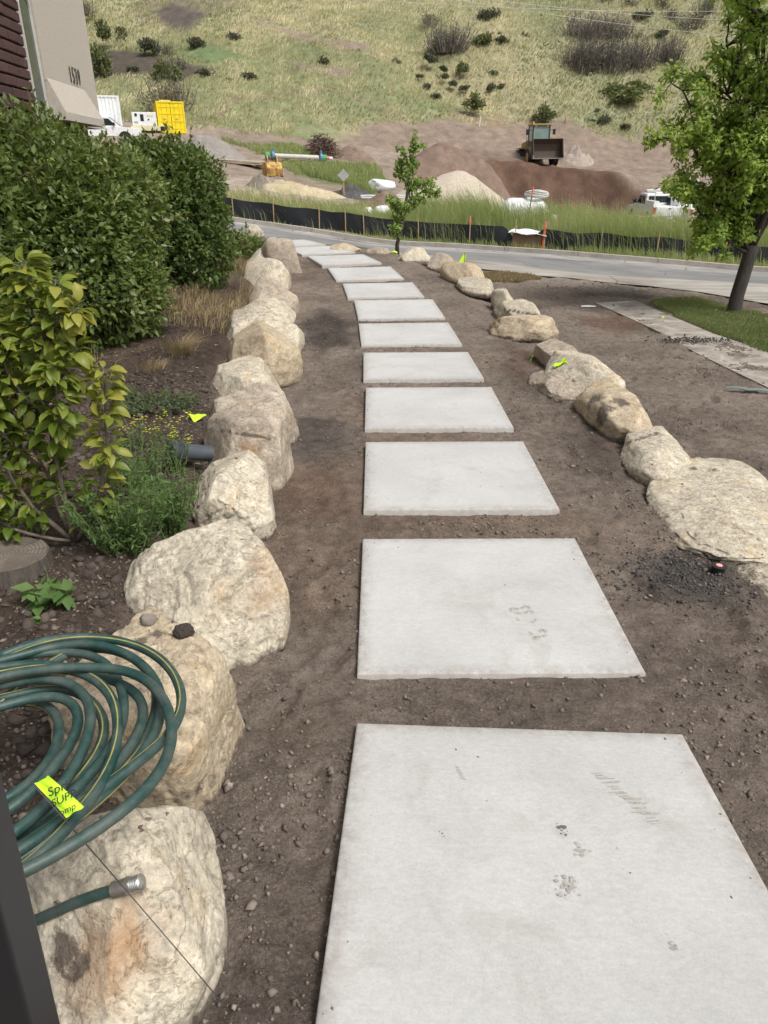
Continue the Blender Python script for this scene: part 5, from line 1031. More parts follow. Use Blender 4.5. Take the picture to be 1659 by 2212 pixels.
# ---------------------------------------------------------------- wheel loader (local: front -y)
def loader():
    rt = empty('wheel_loader', (0, 0, 0))
    for sx in (-1, 1):
        for y in (0.0, 2.9):
            wh = MB().cyl((sx * 1.08, y, .72), .72, .52, 'x', 26).build('wheel', 'black_rubber', rt, False, .05); MB().cyl((sx * 1.34, y, .72), .4, .04, 'x', 18).build('rim', 'cat_yellow', wh)
        MB().tube([(sx * .55, .3, 1.7), (sx * .6, -.6, 1.75), (sx * .6, -1.0, 1.0)], [.13, .12, .12], 6).build('lift_arm', 'cat_yellow', rt); MB().box(sx * 1.2 - .22, sx * 1.2 + .22, 2.2, 3.6, 1.45, 1.52).build('fender', 'cat_yellow', rt)
        MB().tube([(sx * .75, .95, 2.9), (sx * 1.18, .9, 2.85)], .02, 5).build('mirror_arm', 'black_plastic', rt); MB().box(sx * 1.2 - .12, sx * 1.2 + .12, .86, .92, 2.5, 2.95).build('mirror', 'black_plastic', rt)
        MB().box(sx * .5 - .07, sx * .5 + .07, .62, .7, 3.15, 3.24).build('work_light', 'white_plastic', rt)
    MB().prism([(-.2, .6), (4.4, .7), (4.4, 1.9), (2.2, 2.15), (.8, 1.75), (-.2, 1.5)], -.75, .75, 'x').build('chassis', 'cat_yellow', rt, False, .05)
    MB().tube([(-1.35, .4, 1.0), (-1.35, .4, 2.3)], .03, 6).build('grab_rail', 'dark_steel', rt)
    cab = MB()
    for x in (-.74, .74):
        for y in (.72, 2.05): cab.box(x - .05, x + .05, y - .05, y + .05, 1.7, 3.22)
    cab.box(-.79, .79, .67, 2.1, 1.6, 2.0); cab.build('cab', 'dark_steel', rt)
    MB().box(-.85, .85, .55, 2.2, 3.23, 3.36).build('cab_roof', 'cat_yellow', rt, False, .04); MB().box(-.68, .68, .70, .72, 2.02, 3.2).build('windscreen', 'cab_glass', rt)
    for sx in (-1, 1): MB().box(sx * .74 - .01, sx * .74 + .01, .78, 1.98, 2.02, 3.2).build('side_window', 'cab_glass', rt)
    MB().box(-.3, .3, 1.5, 1.7, 1.9, 2.75).build('seat', 'black_plastic', rt, False, .04); MB().tube([(-.1, 1.3, 2.0), (-.1, 1.15, 2.35)], .03, 6).build('steering_column', 'black_plastic', rt)
    MB().tube([(-.72, .8, 3.36), (-.72, .8, 3.55)], .06, 10).build('beacon', 'amber', rt)
    b = MB(); sh = [(-2.05, .62), (-1.55, .60), (-1.2, .75), (-1.08, 1.2), (-1.2, 1.75), (-1.55, 2.12)]; n = len(sh); V = []
    for x in (-1.32, 1.32): V += [(x, y, z) for y, z in sh] + [(x, y + (.06 if k > 1 else 0), z - (.05 if k < 3 else -.02)) for k, (y, z) in enumerate(sh)]
    m = 2 * n; F = []
    for k in range(n - 1): F += [(k, k + 1, m + k + 1, m + k), (n + k, m + n + k, m + n + k + 1, n + k + 1)]
    for o_ in (0, m): F += [(o_ + k, o_ + k + 1, o_ + n + k + 1, o_ + n + k) for k in range(n - 1)]
    F += [(0, m, m + n, n), (n - 1, m + n - 1, m + 2 * n - 1, 2 * n - 1)]; bk = b.add(V, F).build('bucket', 'bucket_steel', rt)
    for sx in (-1, 1): MB().prism(sh, sx * 1.32, sx * 1.27, 'x').build('bucket_side', 'bucket_steel', bk)
    MB().box(-1.36, 1.36, -2.16, -2.0, .58, .64).build('cutting_edge', 'steel', bk)
    for sx in (-1, 1): MB().box(sx * 1.33 - .04, sx * 1.33 + .04, -2.1, -1.9, .6, .85).build('corner_tooth', 'steel', bk)
    tag(rt, 'dusty wheel loader with its raised wide bucket on the dirt bank', 'wheel loader'); p = at(1170, 350, 70.6); rt.location = (p[0], p[1], gz(p[0], p[1]) + .02); rt.rotation_euler = (0, R(-1), R(5))
t = NT('cab_glass'); t.set('Base Color', (.25, .36, .35)).set('Roughness', .05).set('Alpha', .6); MT['cab_glass'] = t.m
loader()
# ---------------------------------------------------------------- digger bucket, pipe, boards, brush, signs, bundles
def digger_bucket():
    rt = empty('digger_bucket', (0, 0, 0)); P = [(-.45, 0), (.35, -.02), (.62, .25), (.55, .72), (.25, .95), (-.2, .92), (-.5, .55)]
    MB().prism(P, -.55, .55, 'x').build('shell', 'digger_yellow', rt, False, .03)
    for sx in (-1, 1): MB().prism([(-.15, .9), (.3, .93), (.22, 1.32), (.02, 1.35)], sx * .34 - .04, sx * .34 + .04, 'x').build('ear', 'digger_yellow', rt); MB().prism([(-.5, .1), (-.42, .1), (-.1, .9), (-.2, .9)], sx * .56 - .02, sx * .56 + .02, 'x').build('side_rib', 'digger_yellow', rt)
    MB().cyl((0, .1, 1.2), .06, .8, 'x', 10).build('pin', 'dark_steel', rt)
    for k in range(4): MB().box(-.48 + k * .28, -.34 + k * .28, -.62, -.4, .0, .1).build('tooth', 'dark_steel', rt)
    place(rt, 590, 381, R(28), -.05); tag(rt, 'worn yellow excavator bucket standing on a heap', 'excavator bucket')
t = NT('digger_yellow'); t.set('Base Color', t.mix(t.ramp(t.noise(3, 6, .7), (.45, 0.0), (.6, 1.0)), (.50, .30, .05), (.19, .10, .05))).set('Roughness', .65); MT['digger_yellow'] = t.m
digger_bucket()
a, b = hit(583, 346), hit(697, 351); rt = empty('water_pipe', a); d = b - a; a_ = lambda f, z=.32: np.array(d) * f + [0, 0, z]
MB().tube([a_(.08), a_(.92)], .17, 12).build('pipe', 'pipe_grey', rt)
for f, q in ((.04, 1), (.95, 1)): MB().tube([a_(f), a_(f + .05)], .3, 14).build('flange', 'blue_paint', rt); MB().tube([a_(f + .025), a_(f + .025, .85)], .08, 8).build('valve_stem', 'blue_paint', rt)
for f in (-.08, 1.0): MB().tube([a_(f), a_(f + .08)], .24, 12).build('coupling', 'green_paint', rt)
MB().tube([a_(1.08), a_(1.13)], .15, 10).build('end_cap', 'pink_paint', rt); MB().tube([a_(1.13), a_(1.19)], .12, 10).build('end_plug', 'white_plastic', rt)
for f in (.2, .5, .8): MB().box(float(a_(f)[0]) - .1, float(a_(f)[0]) + .1, float(a_(f)[1]) - .25, float(a_(f)[1]) + .25, -.05, .14).build('timber_block', 'raw_wood', rt)
tag(rt, 'long grey water pipe with blue and green valve ends laid on blocks', 'pipe')
rt = empty('board_stack', (0, 0, 0))
for k in range(4): MB().box(-1.7 + rng.normal(0, .05), 1.7 + rng.normal(0, .05), -.6, .65, .12 + k * .06, .17 + k * .06, Matrix.Rotation(rng.normal(0, .02), 4, 'Z')).build('board', 'pale_wood', rt)
for x in (-1.2, 1.2): MB().box(x - .05, x + .05, -.6, .6, 0, .12).build('bearer', 'raw_wood', rt)
place(rt, 525, 358, R(-14), 0, 0, R(3)); tag(rt, 'flat stack of pale plywood boards beside the site road', 'board stack')
c = hit(694, 338); q = FL / (c[1] * CP); rt = empty('brush_pile', c + [0, .8, 0]); mb = MB()
for _ in range(520):
    u, v = rng.normal(0, .42, 2); z = max(0, 1 - (u * u + v * v) * 1.1) * rng.uniform(.1, 1.0) * 44 / q; dd = unit(rng.normal(size=3) * [1, 1, .4]); L = rng.uniform(.4, 1.2); o_ = np.array([u * 46 / q, v * 1.2, z]); mb.tube([o_ - dd * L / 2, o_ + rng.normal(0, .06, 3), o_ + dd * L / 2], [.025, .02, .008], 4, False)
tag(mb.build('branch', 'stick', rt), kind='stuff'); MB().tube([(.9, -.6, .9), (1.3, -.9, .1)], .06, 6).build('log', 'stick', rt); tag(rt, 'tangled brown brush pile of cut branches at the foot of the hill', 'brush pile')
def staked_sign(label, px, py, h, board, w, hh, mat, diamond=False, back='raw_wood', rz=0, txt=None):
    rt = empty('staked_sign', (0, 0, 0)); MB().box(-.04, .04, -.03, .03, -.1, h).build('stake', back, rt); M = Matrix.Translation((0, -.05, board)) @ (Matrix.Rotation(R(45), 4, 'Y') if diamond else Matrix.Identity(4)); MB().box(-w / 2, w / 2, -.012, .012, -hh / 2, hh / 2, M).build('board', mat, rt)
    if txt:
        for k in range(txt): MB().box(-w * .3, w * .3, -.068, -.0635, board - hh * .36 + k * hh * .11, board - hh * .31 + k * hh * .11).build('text_line', 'pink_paint', rt)
        MB().box(-w * .5, -w * .44, -.068, -.0635, board - hh / 2, board + hh / 2).build('border', 'pink_paint', rt); MB().box(w * .44, w * .5, -.068, -.0635, board - hh / 2, board + hh / 2).build('border', 'pink_paint', rt)
    place(rt, px, py, rz); return tag(rt, label, 'sign')
staked_sign('back of a pale diamond sign on a wooden stake beside the gravel', 743, 426, 1.4, 1.2, .5, .5, 'grey_sheet', True)
staked_sign('narrow white sign with red print behind the silt fence', 1194, 524, 1.1, .85, .27, .62, 'white_plastic', False, 'dark_steel', 0, 6)
def lumpy(name, label, px, py, w, d, h, mat, cat, seed, p=4., lift=0., rough=.5, rz=0.):
    V, F = ICO[4]; P = rock_shape(V, seed, .3, p, rough) * [w / 2, d / 2, h / 2]; P = P + [0, 0, h * .46]; o = link(name, np_mesh(name, P, F), None, mat, True); place(o, px, py, rz, lift); o.location.y += d / 2; return tag(o, label, cat)
t = NT('film'); t.set('Base Color', (.78, .80, .80)).set('Roughness', .35); b1 = t.bump(t.noise(4, 6, .7, None, 1.2, (1, 1, .5)), 1.0, .12); t.bump(t.noise(14, 5, .7, None, 2), .7, .03, b1); MT['film'] = t.m
lumpy('wrapped_pallet', 'long pallet stack wrapped in white plastic film with pipe coils on top', 1133, 488, 3.15, 1.5, 1.5, 'film', 'pallet', 901, 7.0, -.05, .35)
lumpy('plastic_bundle', 'bright white crumpled plastic bundle on the charcoal gravel', 824, 418, 1.9, 1.2, .85, 'film', 'bundle', 902, 2.4, .05, 1.3)
lumpy('wrapped_pallet', 'small white wrapped pallet in grass left of the young tree', 826, 470, 1.0, .8, .6, 'film', 'pallet', 903, 5, 0, .8)
lumpy('wrapped_pallet', 'torn pale wrapped bundle left of the small wrapped pallet', 791, 467, .7, .7, .45, 'film', 'pallet', 904, 4, 0, 1.2)
lumpy('wrapped_pallet', 'low white wrapped bundle right of the young tree trunk', 905, 470, .8, .7, .4, 'film', 'pallet', 905, 4, 0, 1.2)
lumpy('sack', 'pale yellowish sack lying left of the green dome', 1222, 492, 1.1, .8, .5, 'cream_paint', 'sack', 906, 3, 0, 1.2)
lumpy('green_dome', 'dull green domed cover standing in the tall grass', 1256, 496, .78, .7, .8, 'dull_green', 'cover', 907, 3.2, 0, .15)
lumpy('plastic_sheet', 'grey plastic sheet bunched on the ground left of the crates', 1335, 503, 1.5, .8, .45, 'grey_sheet', 'sheet', 908, 2.4, 0, 1.4)
pt = bpy.data.objects['wrapped_pallet']; rt = empty('pipe_coil', pt.location + Vector((.65, -.1, 1.44)))
for k in range(6):
    rr = .62 + .06 * rng.normal(); P = [(rr * math.cos(t_), rr * .75 * math.sin(t_), .05 + k * .055 + .05 * math.sin(t_ * 2 + k)) for t_ in np.linspace(0, 6.2832, 40)]; MB().tube(P, .045, 7, False).build('pipe_loop', 'pipe_grey', rt, True)
tag(rt, 'grey corrugated pipe coil lying on the wrapped pallet', 'pipe coil')
def vault():
    rt = empty('utility_box', (0, 0, 0)); MB().box(-.62, .62, -.45, .45, -.1, .56).build('body', 'rust_brown', rt, False, .02); V = []
    for i in range(9):
        for j in range(5): V.append((-.8 + i * .2, -.6 + j * .3, .58 + .03 * math.sin(i * 1.3 + j) + .02 * j))
    F = [(i * 5 + j, i * 5 + 5 + j, i * 5 + 6 + j, i * 5 + j + 1) for i in range(8) for j in range(4)]; MB().add(V + [(x, y, z + .025) for x, y, z in V], [f[::-1] for f in F] + [tuple(45 + q for q in f) for f in F]).build('cover_sheet', 'white_plastic', rt)
    MB().box(.66, .74, -.5, -.42, -.1, .9).build('corner_stake', 'orange_paint', rt); p = at(1140, 537, float(kerb_y(6)) + 2.0); rt.location = (p[0], p[1], gz(p[0], p[1])); rt.rotation_euler = (0, R(3), R(-22)); tag(rt, 'brown box under a sagging white sheet in the dip of the silt fence', 'box')
vault()
rt = empty('lumber_crate', (0, 0, 0))
for k in range(3):
    for j in range(4): MB().box(-1.1, .9 - .1 * k, -.5 + j * .3, -.24 + j * .3, .15 + k * .22, .34 + k * .22).build('plank', 'raw_wood', rt)
MB().box(-.7, -.6, -.53, .7, .1, .84).build('strap', 'grey_sheet', rt); MB().box(-.9, 1.6, -.75, -.55, .52, .58).build('plank', 'pale_wood', rt)
for x in (-.9, .7): MB().box(x - .06, x + .06, -.5, .6, 0, .15).build('bearer', 'raw_wood', rt)
MB().box(-1.2, 1.2, -1.0, -.9, -.1, .5).build('side_board', 'raw_wood', rt); place(rt, 1393, 502, R(-8), .1); tag(rt, 'stacked yellow lumber crate left of the white pickup', 'lumber')
for lab, px, py, L, rz in (('bundle of white pipes lying behind the young tree', 840, 440, 3.2, R(6)), ('short white pipes lying at the foot of the big sand pile', 962, 428, 1.3, R(-8))):
    rt = empty('pipe_bundle', (0, 0, 0))
    for k in range(5): MB().tube([(-L / 2 + rng.normal(0, .1), k * .13, .07 + (k % 2) * .1), (L / 2 + rng.normal(0, .1), k * .13, .07 + (k % 2) * .1)], .06, 8).build('pipe', 'pipe_grey', rt)
    place(rt, px, py, rz, .25); tag(rt, lab, 'pipes')
def stake(name, label, px0, py0, px1, py1, Y, r, mat, cat='stake', tip=None):
    a = hit(px0, py0); b = at(px1, py1, a[1]); rt = empty(name, a); MB().tube([(0, 0, 0), b - a], r, 6).build('post', mat, rt)
    if tip: MB().tube([(b - a) * .78, (b - a) * 1.01], r * 1.25, 6).build('tip', tip, rt)
    return tag(rt, label, cat)
stake('marker_pole', 'rusty orange marker pole in front of the wrapped pallet', 1138, 490, 1152, 404, 36.5, .035, 'rust_brown', 'pole', 'orange_paint')
stake('survey_stake', 'white survey stake at the top of the dirt bank', 1035, 273, 1039, 250, 76, .05, 'white_plastic')
stake('survey_stake', 'short survey stake with a pale band on the slope above the loader', 1219, 275, 1222, 252, 77, .04, 'rust_brown', 'stake', 'pink_paint')
stake('survey_stake', 'thin brown stake among sagebrush right of the loader', 1399, 292, 1399, 270, 78, .04, 'rust_brown')
o = MB().box(-.42, .42, -.02, .02, 0, .1).build('neon_strip', 'neon', None, False, .01); place(o, 1449, 515, R(-12), .25); tag(o, 'fluorescent yellow strip lying in the tall grass below the pickups', 'strip')
# ---------------------------------------------------------------- silt fence
FX = [-9.5, -7.2, -5.2, -3.0, -1.75, -.9, 1.55, 3.7, 5.55, 6.65, 8.75, 10.7, 12.9, 15.2, 17.6, 20.0]
rt = empty('silt_fence', (0, float(fence_y(0)), gz(0, float(fence_y(0))))); o_ = np.array(rt.location)
nx = 220; xf = np.linspace(-9.5, 20, nx); nz = 7; V = []; sag = sstep(5.0, 5.75, xf) * (1 - sstep(5.9, 6.65, xf)); dpt = np.min(np.abs(xf[:, None] - np.array(FX)), 1)
for s_ in (0, 1):
    for i, xx in enumerate(xf):
        yy = float(fence_y(xx)); z0 = gz(xx, yy); top = .84 * (1 - .75 * sag[i]) - .05 * min(dpt[i], 1) + .02 * math.sin(xx * 3)
        for j in range(nz):
            f = j / (nz - 1); V.append((xx, yy + .05 * math.sin(xx * 2.1 + f * 2) * min(dpt[i] * 2, 1) + .025 * math.sin(xx * 9 + f * 5) * (1 - f) + s_ * .006 + .035, z0 - .05 + (top + .05) * f))
F = []
for s_ in (0, 1):
    for i in range(nx - 1):
        for j in range(nz - 1): a = s_ * nx * nz + i * nz + j; q = (a, a + nz, a + nz + 1, a + 1); F.append(q if s_ == 0 else q[::-1])
MB().add([np.array(p) - o_ for p in V], F).build('fabric', 'black_fabric', rt, True)
for k, xx in enumerate(FX):
    yy = float(fence_y(xx)); z0 = gz(xx, yy); ln = rng.normal(0, .03); st_ = MB().add([np.array(p) - o_ for p in [(xx + sx * .022 + (ln if z > 0 else 0), yy + sy * .025, z0 + z) for z in (-.2, 1.12 if k in (7, 8, 9) else 1.0) for sy in (-1, 1) for sx in (-1, 1)]], [(0, 2, 3, 1), (4, 5, 7, 6), (0, 1, 5, 4), (2, 6, 7, 3), (0, 4, 6, 2), (1, 3, 7, 5)]).build('stake', 'raw_wood', rt)
    if k in (7, 9): st_.data.materials.clear(); st_.data.materials.append(MT['raw_wood']); MB().box(-.034, .034, -.03, .03, .86, 1.14, Matrix.Translation(Vector((xx + ln, yy, z0)) - Vector(o_))).build('painted_tip', 'pink_paint', st_)
tag(rt, 'long black silt fence with wooden stakes along the far kerb', 'fence')
for k, (a, b) in enumerate((((930, -10, 58), (1760, 92, 66)), ((880, -22, 58), (1760, 52, 66)), ((640, -10, 58), (1760, 22, 66)))):
    A, B_ = at(*a), at(*b); P = branch_pts(A, B_, 14, 0, -.01); o = MB().tube(P - A, .012, 5).build('power_line', 'pipe_grey', None, True); o.location = A; tag(o, ['lowest of the thin power lines crossing the upper right hillside', 'middle one of the thin power lines over the hillside', 'highest of the thin power lines at the top edge'][k], 'power line', 'power lines')
# ---------------------------------------------------------------- house at the upper left
def house():
    ang = R(-5); du = np.array([math.sin(ang), math.cos(ang), 0.]); nn = np.array([math.cos(ang), -math.sin(ang), 0.]); O = at(181, 200, 10.6)
    def wp(px, py, off=0.0):                                          # photo point on the wall plane -> (u, v)
        d = ray(px, py); t = ((O + nn * off - CAM) @ nn) / (d @ nn); p = CAM + d * t; return (p - O) @ du, p[2]
    rt = empty('house', (O[0], O[1], gz(O[0], O[1]))); rt.rotation_euler = (0, 0, math.atan2(nn[1], nn[0]))   # local x = out of the wall, y = along it (away)
    g0 = rt.location.z; L = lambda v: v - g0
    uw0, _ = wp(46, 30); uw1, _ = wp(88, 120); vb = wp(120, 200)[1]; vl = wp(181, 200)[1]
    ub0 = uw0 - 1.25
    # stucco bay with a flared foot (profile x-z, extruded along the wall)
    top = L(vl) + 5; z0 = L(vl)
    MB().prism([(-.6, top), (0, top), (0, z0 + .02), (.0, z0), (-.6, z0)], uw1 + .02, 0.0, 'y').build('stucco_wall', 'stucco', rt)
    V = []
    for u, k in ((uw1 + .02, 0), (0.0, 1)):
        V += [(-.6, u, z0 - .03), (.012, u, z0 - .002), (.012 + .0, u, z0 + .03), (.16, u + k * .16, z0 - .30), (.16, u + k * .16, z0 - .38), (-.6, u + k * .16, z0 - .38)]
    MB().add(V, [(5, 4, 3, 2, 1, 0), (6, 7, 8, 9, 10, 11)] + [(k, (k + 1) % 6, 6 + (k + 1) % 6, 6 + k) for k in range(6)]).build('flared_base', 'stucco', rt)
    MB().box(-.6, -.02, uw1 + .02, -.02, -.3, z0 - .385).build('foundation_wall', 'mortar', rt)
    # brick pier and arch around a narrow round-headed window
    MB().box(-.6, -.052, ub0 - 3.5, uw1 + .015, -.3, top).build('backing_wall', 'mortar', rt)
    bh, bl, gap = .10, .30, .014; zc = 0; row = 0; src = {}
    arch_z = L(wp(46, 14)[1]); wmid = (uw0 + uw1) / 2; wr = (uw1 - uw0) / 2
    def brick(u0, u1, za, zb, jx):
        key = (round(u1 - u0, 3), round(zb - za, 3))
        if key not in src:
            bm = bmesh.new(); bmesh.ops.create_cube(bm, size=1); bmesh.ops.scale(bm, vec=(.09, u1 - u0, zb - za), verts=bm.verts); bmesh.ops.bevel(bm, geom=bm.edges[:], offset=.009, segments=1, affect='EDGES'); me = bpy.data.meshes.new('brick'); bm.to_mesh(me); bm.free(); src[key] = me
        o = link('brick', src[key], rt, 'brick'); o.location = (-.05 + jx, (u0 + u1) / 2, (za + zb) / 2); o.rotation_euler = (rng.normal(0, .006), 0, rng.normal(0, .008))
    z = L(1.6)
    while z < L(5.6):
        u = uw0 - .03
        first = True
        while u > ub0:
            l = (bl * .5 if (row % 2 and first) else bl); brick(u - l, u - gap, z, z + bh - gap, rng.normal(0, .004)); u -= l; first = False
        z += bh; row += 1
    zarc = arch_z
    for k in range(9):                                                # arch stones over the window head
        a = math.pi * (k + .5) / 9
        if wmid - math.cos(a) * (wr + .2) > uw1 - .08: continue
        o = link('arch_brick', src[list(src)[0]], rt, 'brick'); o.scale = (1.1, .85, 1.25); o.location = (-.045, wmid - math.cos(a) * (wr + .2), zarc + math.sin(a) * (wr + .2)); o.rotation_euler = (-a + math.pi, 0, 0)
    def win(ua, ub, ztop, zbot, name='window'):
        m = (ua + ub) / 2; r = (ub - ua) / 2; A = np.linspace(0, math.pi, 15); out = [(ua, zbot)] + [(m - math.cos(a) * r, ztop + math.sin(a) * r) for a in A] + [(ub, zbot)]
        inn = [(ua + .02, zbot + .05)] + [(m - math.cos(a) * (r - .02), ztop + math.sin(a) * (r - .02)) for a in A] + [(ub - .02, zbot + .05)]
        w = empty(name, (0, 0, 0)); w.parent = rt; n = len(out); V = []
        for xx in (-.05, -.012): V += [(xx, *p) for p in out] + [(xx, *p) for p in inn]
        F = []
        for k in range(n):
            q = (k + 1) % n; F += [(2 * n + k, 2 * n + q, 3 * n + q, 3 * n + k), (n + k, n + q, 3 * n + q, 3 * n + k), (k, 2 * n + k, 2 * n + q, q)]
        MB().add(V, F).build('window_frame', 'frame_white', w); MB().add([(-.03, *p) for p in inn], [tuple(range(n))]).build('pane', 'house_glass', w)
    win(uw0 + .01, uw1 - .01, arch_z, L(1.4)); ul, _ = wp(14, 200); win(ub0 - .75, ub0 - .02, L(3.3), L(1.4))
    # house number
    zz = L(wp(160, 166)[1]); un, _ = wp(160, 166); lettering('1539', .25, 'black_plastic', rt, Matrix.Translation((.012, un, zz)) @ Matrix.Rotation(R(90), 4, 'Z') @ Matrix.Rotation(R(90), 4, 'X') @ Matrix.Scale(.66, 4, (1, 0, 0)), 'house_number', .003, 'CENTER', 1.45)
    MB().box(-6, -.6, ub0 - 3.5, 3, top - 5.3, top).build('rear_wall', 'stucco', rt)
    tag(rt, 'house corner of dark brick and beige stucco with number 1539', 'house')
t = NT('stucco'); t.set('Base Color', t.ramp(t.noise(30, 6, .8), (.3, (.42, .375, .32)), (.7, (.56, .51, .44)))).set('Roughness', .95); t.bump(t.noise(55, 5, .8), .7, .02); MT['stucco'] = t.m
t = NT('brick'); oi = t.n.new('ShaderNodeObjectInfo'); c = t.ramp(oi.outputs['Random'], (0, (.055, .026, .024)), (1, (.095, .045, .04))); c = t.mix(t.ramp(t.noise(26, 5, .8), (.62, 0.0), (.72, .55)), c, (.36, .3, .27)); t.set('Base Color', c).set('Roughness', .85); t.bump(t.noise(40, 5, .75), .7, .015); MT['brick'] = t.m
plain('mortar', (.05, .032, .03), .95, 0, .2, 12, .4); plain('frame_white', (.55, .54, .5), .5); t = NT('house_glass'); t.set('Base Color', (.05, .07, .06)).set('Roughness', .06).set('Specular IOR Level', .8); MT['house_glass'] = t.m
house()
# ---------------------------------------------------------------- garden hose coil on the near boulders
S6 = lambda cx, cy: (cx / 2.509, 1330.7 + cy / 2.509)
def smooth_path(Q, n):
    Q = np.array(Q, float); d = np.r_[0, np.cumsum(np.linalg.norm(np.diff(Q, axis=0), axis=1))]; s = np.linspace(0, d[-1], n); out = np.stack([np.interp(s, d, Q[:, k]) for k in range(3)], -1)
    for _ in range(max(2, n // 22)):
        out[1:-1] = (out[:-2] + 2 * out[1:-1] + out[2:]) / 4
    return out
RH = .0128
def hose():
    strands = [
     [(0,215),(160,140),(300,105),(460,98),(640,120),(820,180),(950,290),(1015,430),(1000,560),(900,690),(740,800),(520,960),(250,1180),(60,1330)],
     [(0,255),(200,180),(400,130),(560,140),(700,190),(830,300),(895,440),(880,600),(800,740),(660,890),(480,1050),(280,1200),(90,1370)],
     [(-60,250),(200,195),(420,180),(560,215),(640,320),(690,430),(690,560),(620,720),(480,880),(300,1060),(100,1230)],
     [(-40,330),(150,270),(300,255),(450,285),(580,375),(650,500),(660,640),(620,800),(540,950),(400,1110),(250,1270),(120,1450)],
     [(-40,400),(130,330),(280,305),(400,330),(490,430),(512,560),(470,720),(390,880),(260,1030),(60,1230)],
     [(-40,520),(140,440),(280,400),(400,415),(470,480),(450,600),(370,740),(240,890),(60,1100)],
     [(300,270),(480,275),(640,268),(780,310),(900,430),(962,600),(930,780),(810,960),(620,1110),(420,1230),(220,1350),(130,1400)],
     [(-60,480),(140,400),(330,350),(520,450),(600,600),(560,760),(420,900),(260,1060),(80,1200)],
     [(-40,290),(120,245),(260,240),(420,300),(560,330),(720,360),(800,450),(790,600),(690,760),(520,930),(330,1110),(100,1290)],
     [(180,440),(290,460),(350,560),(345,680),(290,800),(180,920),(60,1010)],
     [(-60,560),(150,330),(420,150),(640,170),(790,260),(870,400),(850,600),(720,780),(560,930),(360,1120),(120,1330)]]
    zl = [.045, .03, .012, .06, .05, .03, .085, .0, .018, -.02, -.005]
    rt = empty('garden_hose', (0, 0, 0)); Qs = []; first = None
    for s, dz in zip(strands, zl):
        P = []
        for k, (cx, cy) in enumerate(s):
            px, py = S6(cx, cy); f = np.clip((py - 1370) / 560, 0, 1); z = .70 + .10 * f + dz + .012 * math.sin(k * 1.7 + dz * 90); d = ray(px, py); P.append(CAM + d * ((z - 2) / d[2]))
        Qs.append(np.array(P))
    pts = []                                                          # one continuous hose: each strand's ends turn back out of sight
    for i, Q in enumerate(Qs):
        a, b = Q[0], Q[-1]
        if pts:
            p = pts[-1]; m = (p + a) / 2
            pts += [p + [-.14, -.05, -.03], m + [-.36, .0, -.06 + .01 * i], a + [-.18, -.02, -.02]]
        pts += list(Q)
    P = smooth_path(pts, 1500)
    for _ in range(3): P[1:-1] = (P[:-2] + 2 * P[1:-1] + P[2:]) / 4
    for k in range(len(P)):                                           # keep it on top of what it lies on
        zt = ztop(P[k][0], P[k][1]) + RH * .8
        if P[k][2] < zt: P[k][2] = zt
    for _ in range(6): P[1:-1, 2] = (P[:-2, 2] + 2 * P[1:-1, 2] + P[2:, 2]) / 4
    root = Vector(P[700]); rt.location = root; P0 = P - np.array(root)
    MB().tube(P0, RH, 12).build('tube', 'hose_green', rt, True)
    T = unit(np.gradient(P0, axis=0)); a = unit(np.cross(T, [0, 0, 1.])); b = np.cross(a, T); th = np.linspace(0, 21, len(P0)) + .8 * np.sin(np.linspace(0, 60, len(P0))); V = []
    for dth in (-.13, .13):
        V.append(P0 + (a * np.cos(th + dth)[:, None] + b * np.sin(th + dth)[:, None]) * (RH + .0006))
    V = np.stack(V, 1).reshape(-1, 3); n = len(P0); k = np.arange(n - 1); link('stripe', np_mesh('stripe', V, np.stack([2 * k, 2 * k + 1, 2 * k + 3, 2 * k + 2], -1)), rt, 'hose_stripe')
    tag(rt, 'coiled dark green garden hose with yellow stripe draped over two boulders', 'hose')
    # the loose end with its metal coupling
    E = [surf(*S6(cx, cy))[0] + [0, 0, RH] for cx, cy in ((200,1670),(300,1625),(400,1580),(520,1535),(630,1503))]; st = [E[0] + [-.35, -.12, .02], E[0] + [-.15, -.03, .0]]; Q = smooth_path(st + E, 60)
    MB().tube(Q - np.array(root), RH, 12).build('loose_end', 'hose_green', rt, True); d = unit(Q[-1] - Q[-4]); c0 = Q[-1] - np.array(root); fit = []
    cp = MB(); pts = []; rr = []
    for k in range(25): pts.append(c0 + d * (-.004 + k * .0014)); rr.append(.0168 + (.0012 if k % 3 == 0 else 0))
    cp.tube(pts, rr, 16); cpo = cp.build('coupling', 'steel_dull', rt, True)
    MB().tube([c0 + d * .031, c0 + d * .043], .0195, 6).build('hex_collar', 'steel_bright', cpo); pts = []; rr = []
    for k in range(22): pts.append(c0 + d * (.043 + k * .0011)); rr.append(.0165 + (.0014 if k % 4 < 2 else 0))
    MB().tube(pts, rr, 16).build('thread', 'steel_bright', cpo, True)
t = NT('hose_green'); c = t.ramp(t.noise(14, 5, .7), (.35, (.006, .042, .036)), (.7, (.016, .066, .058))); c = t.mix(t.ramp(t.noise(7, 6, .75), (.42, 0.05), (.72, .75)), c, (.12, .125, .11)); t.set('Base Color', c).set('Roughness', .5).set('Specular IOR Level', .5); t.bump(t.noise(160, 3), .15, .002); MT['hose_green'] = t.m
plain('hose_stripe', (.30, .27, .09), .5, 0, .25, 30); plain('steel_dull', (.30, .27, .24), .5, .8, .3, 60); plain('steel_bright', (.62, .61, .58), .3, .9, .15, 60)
hose()
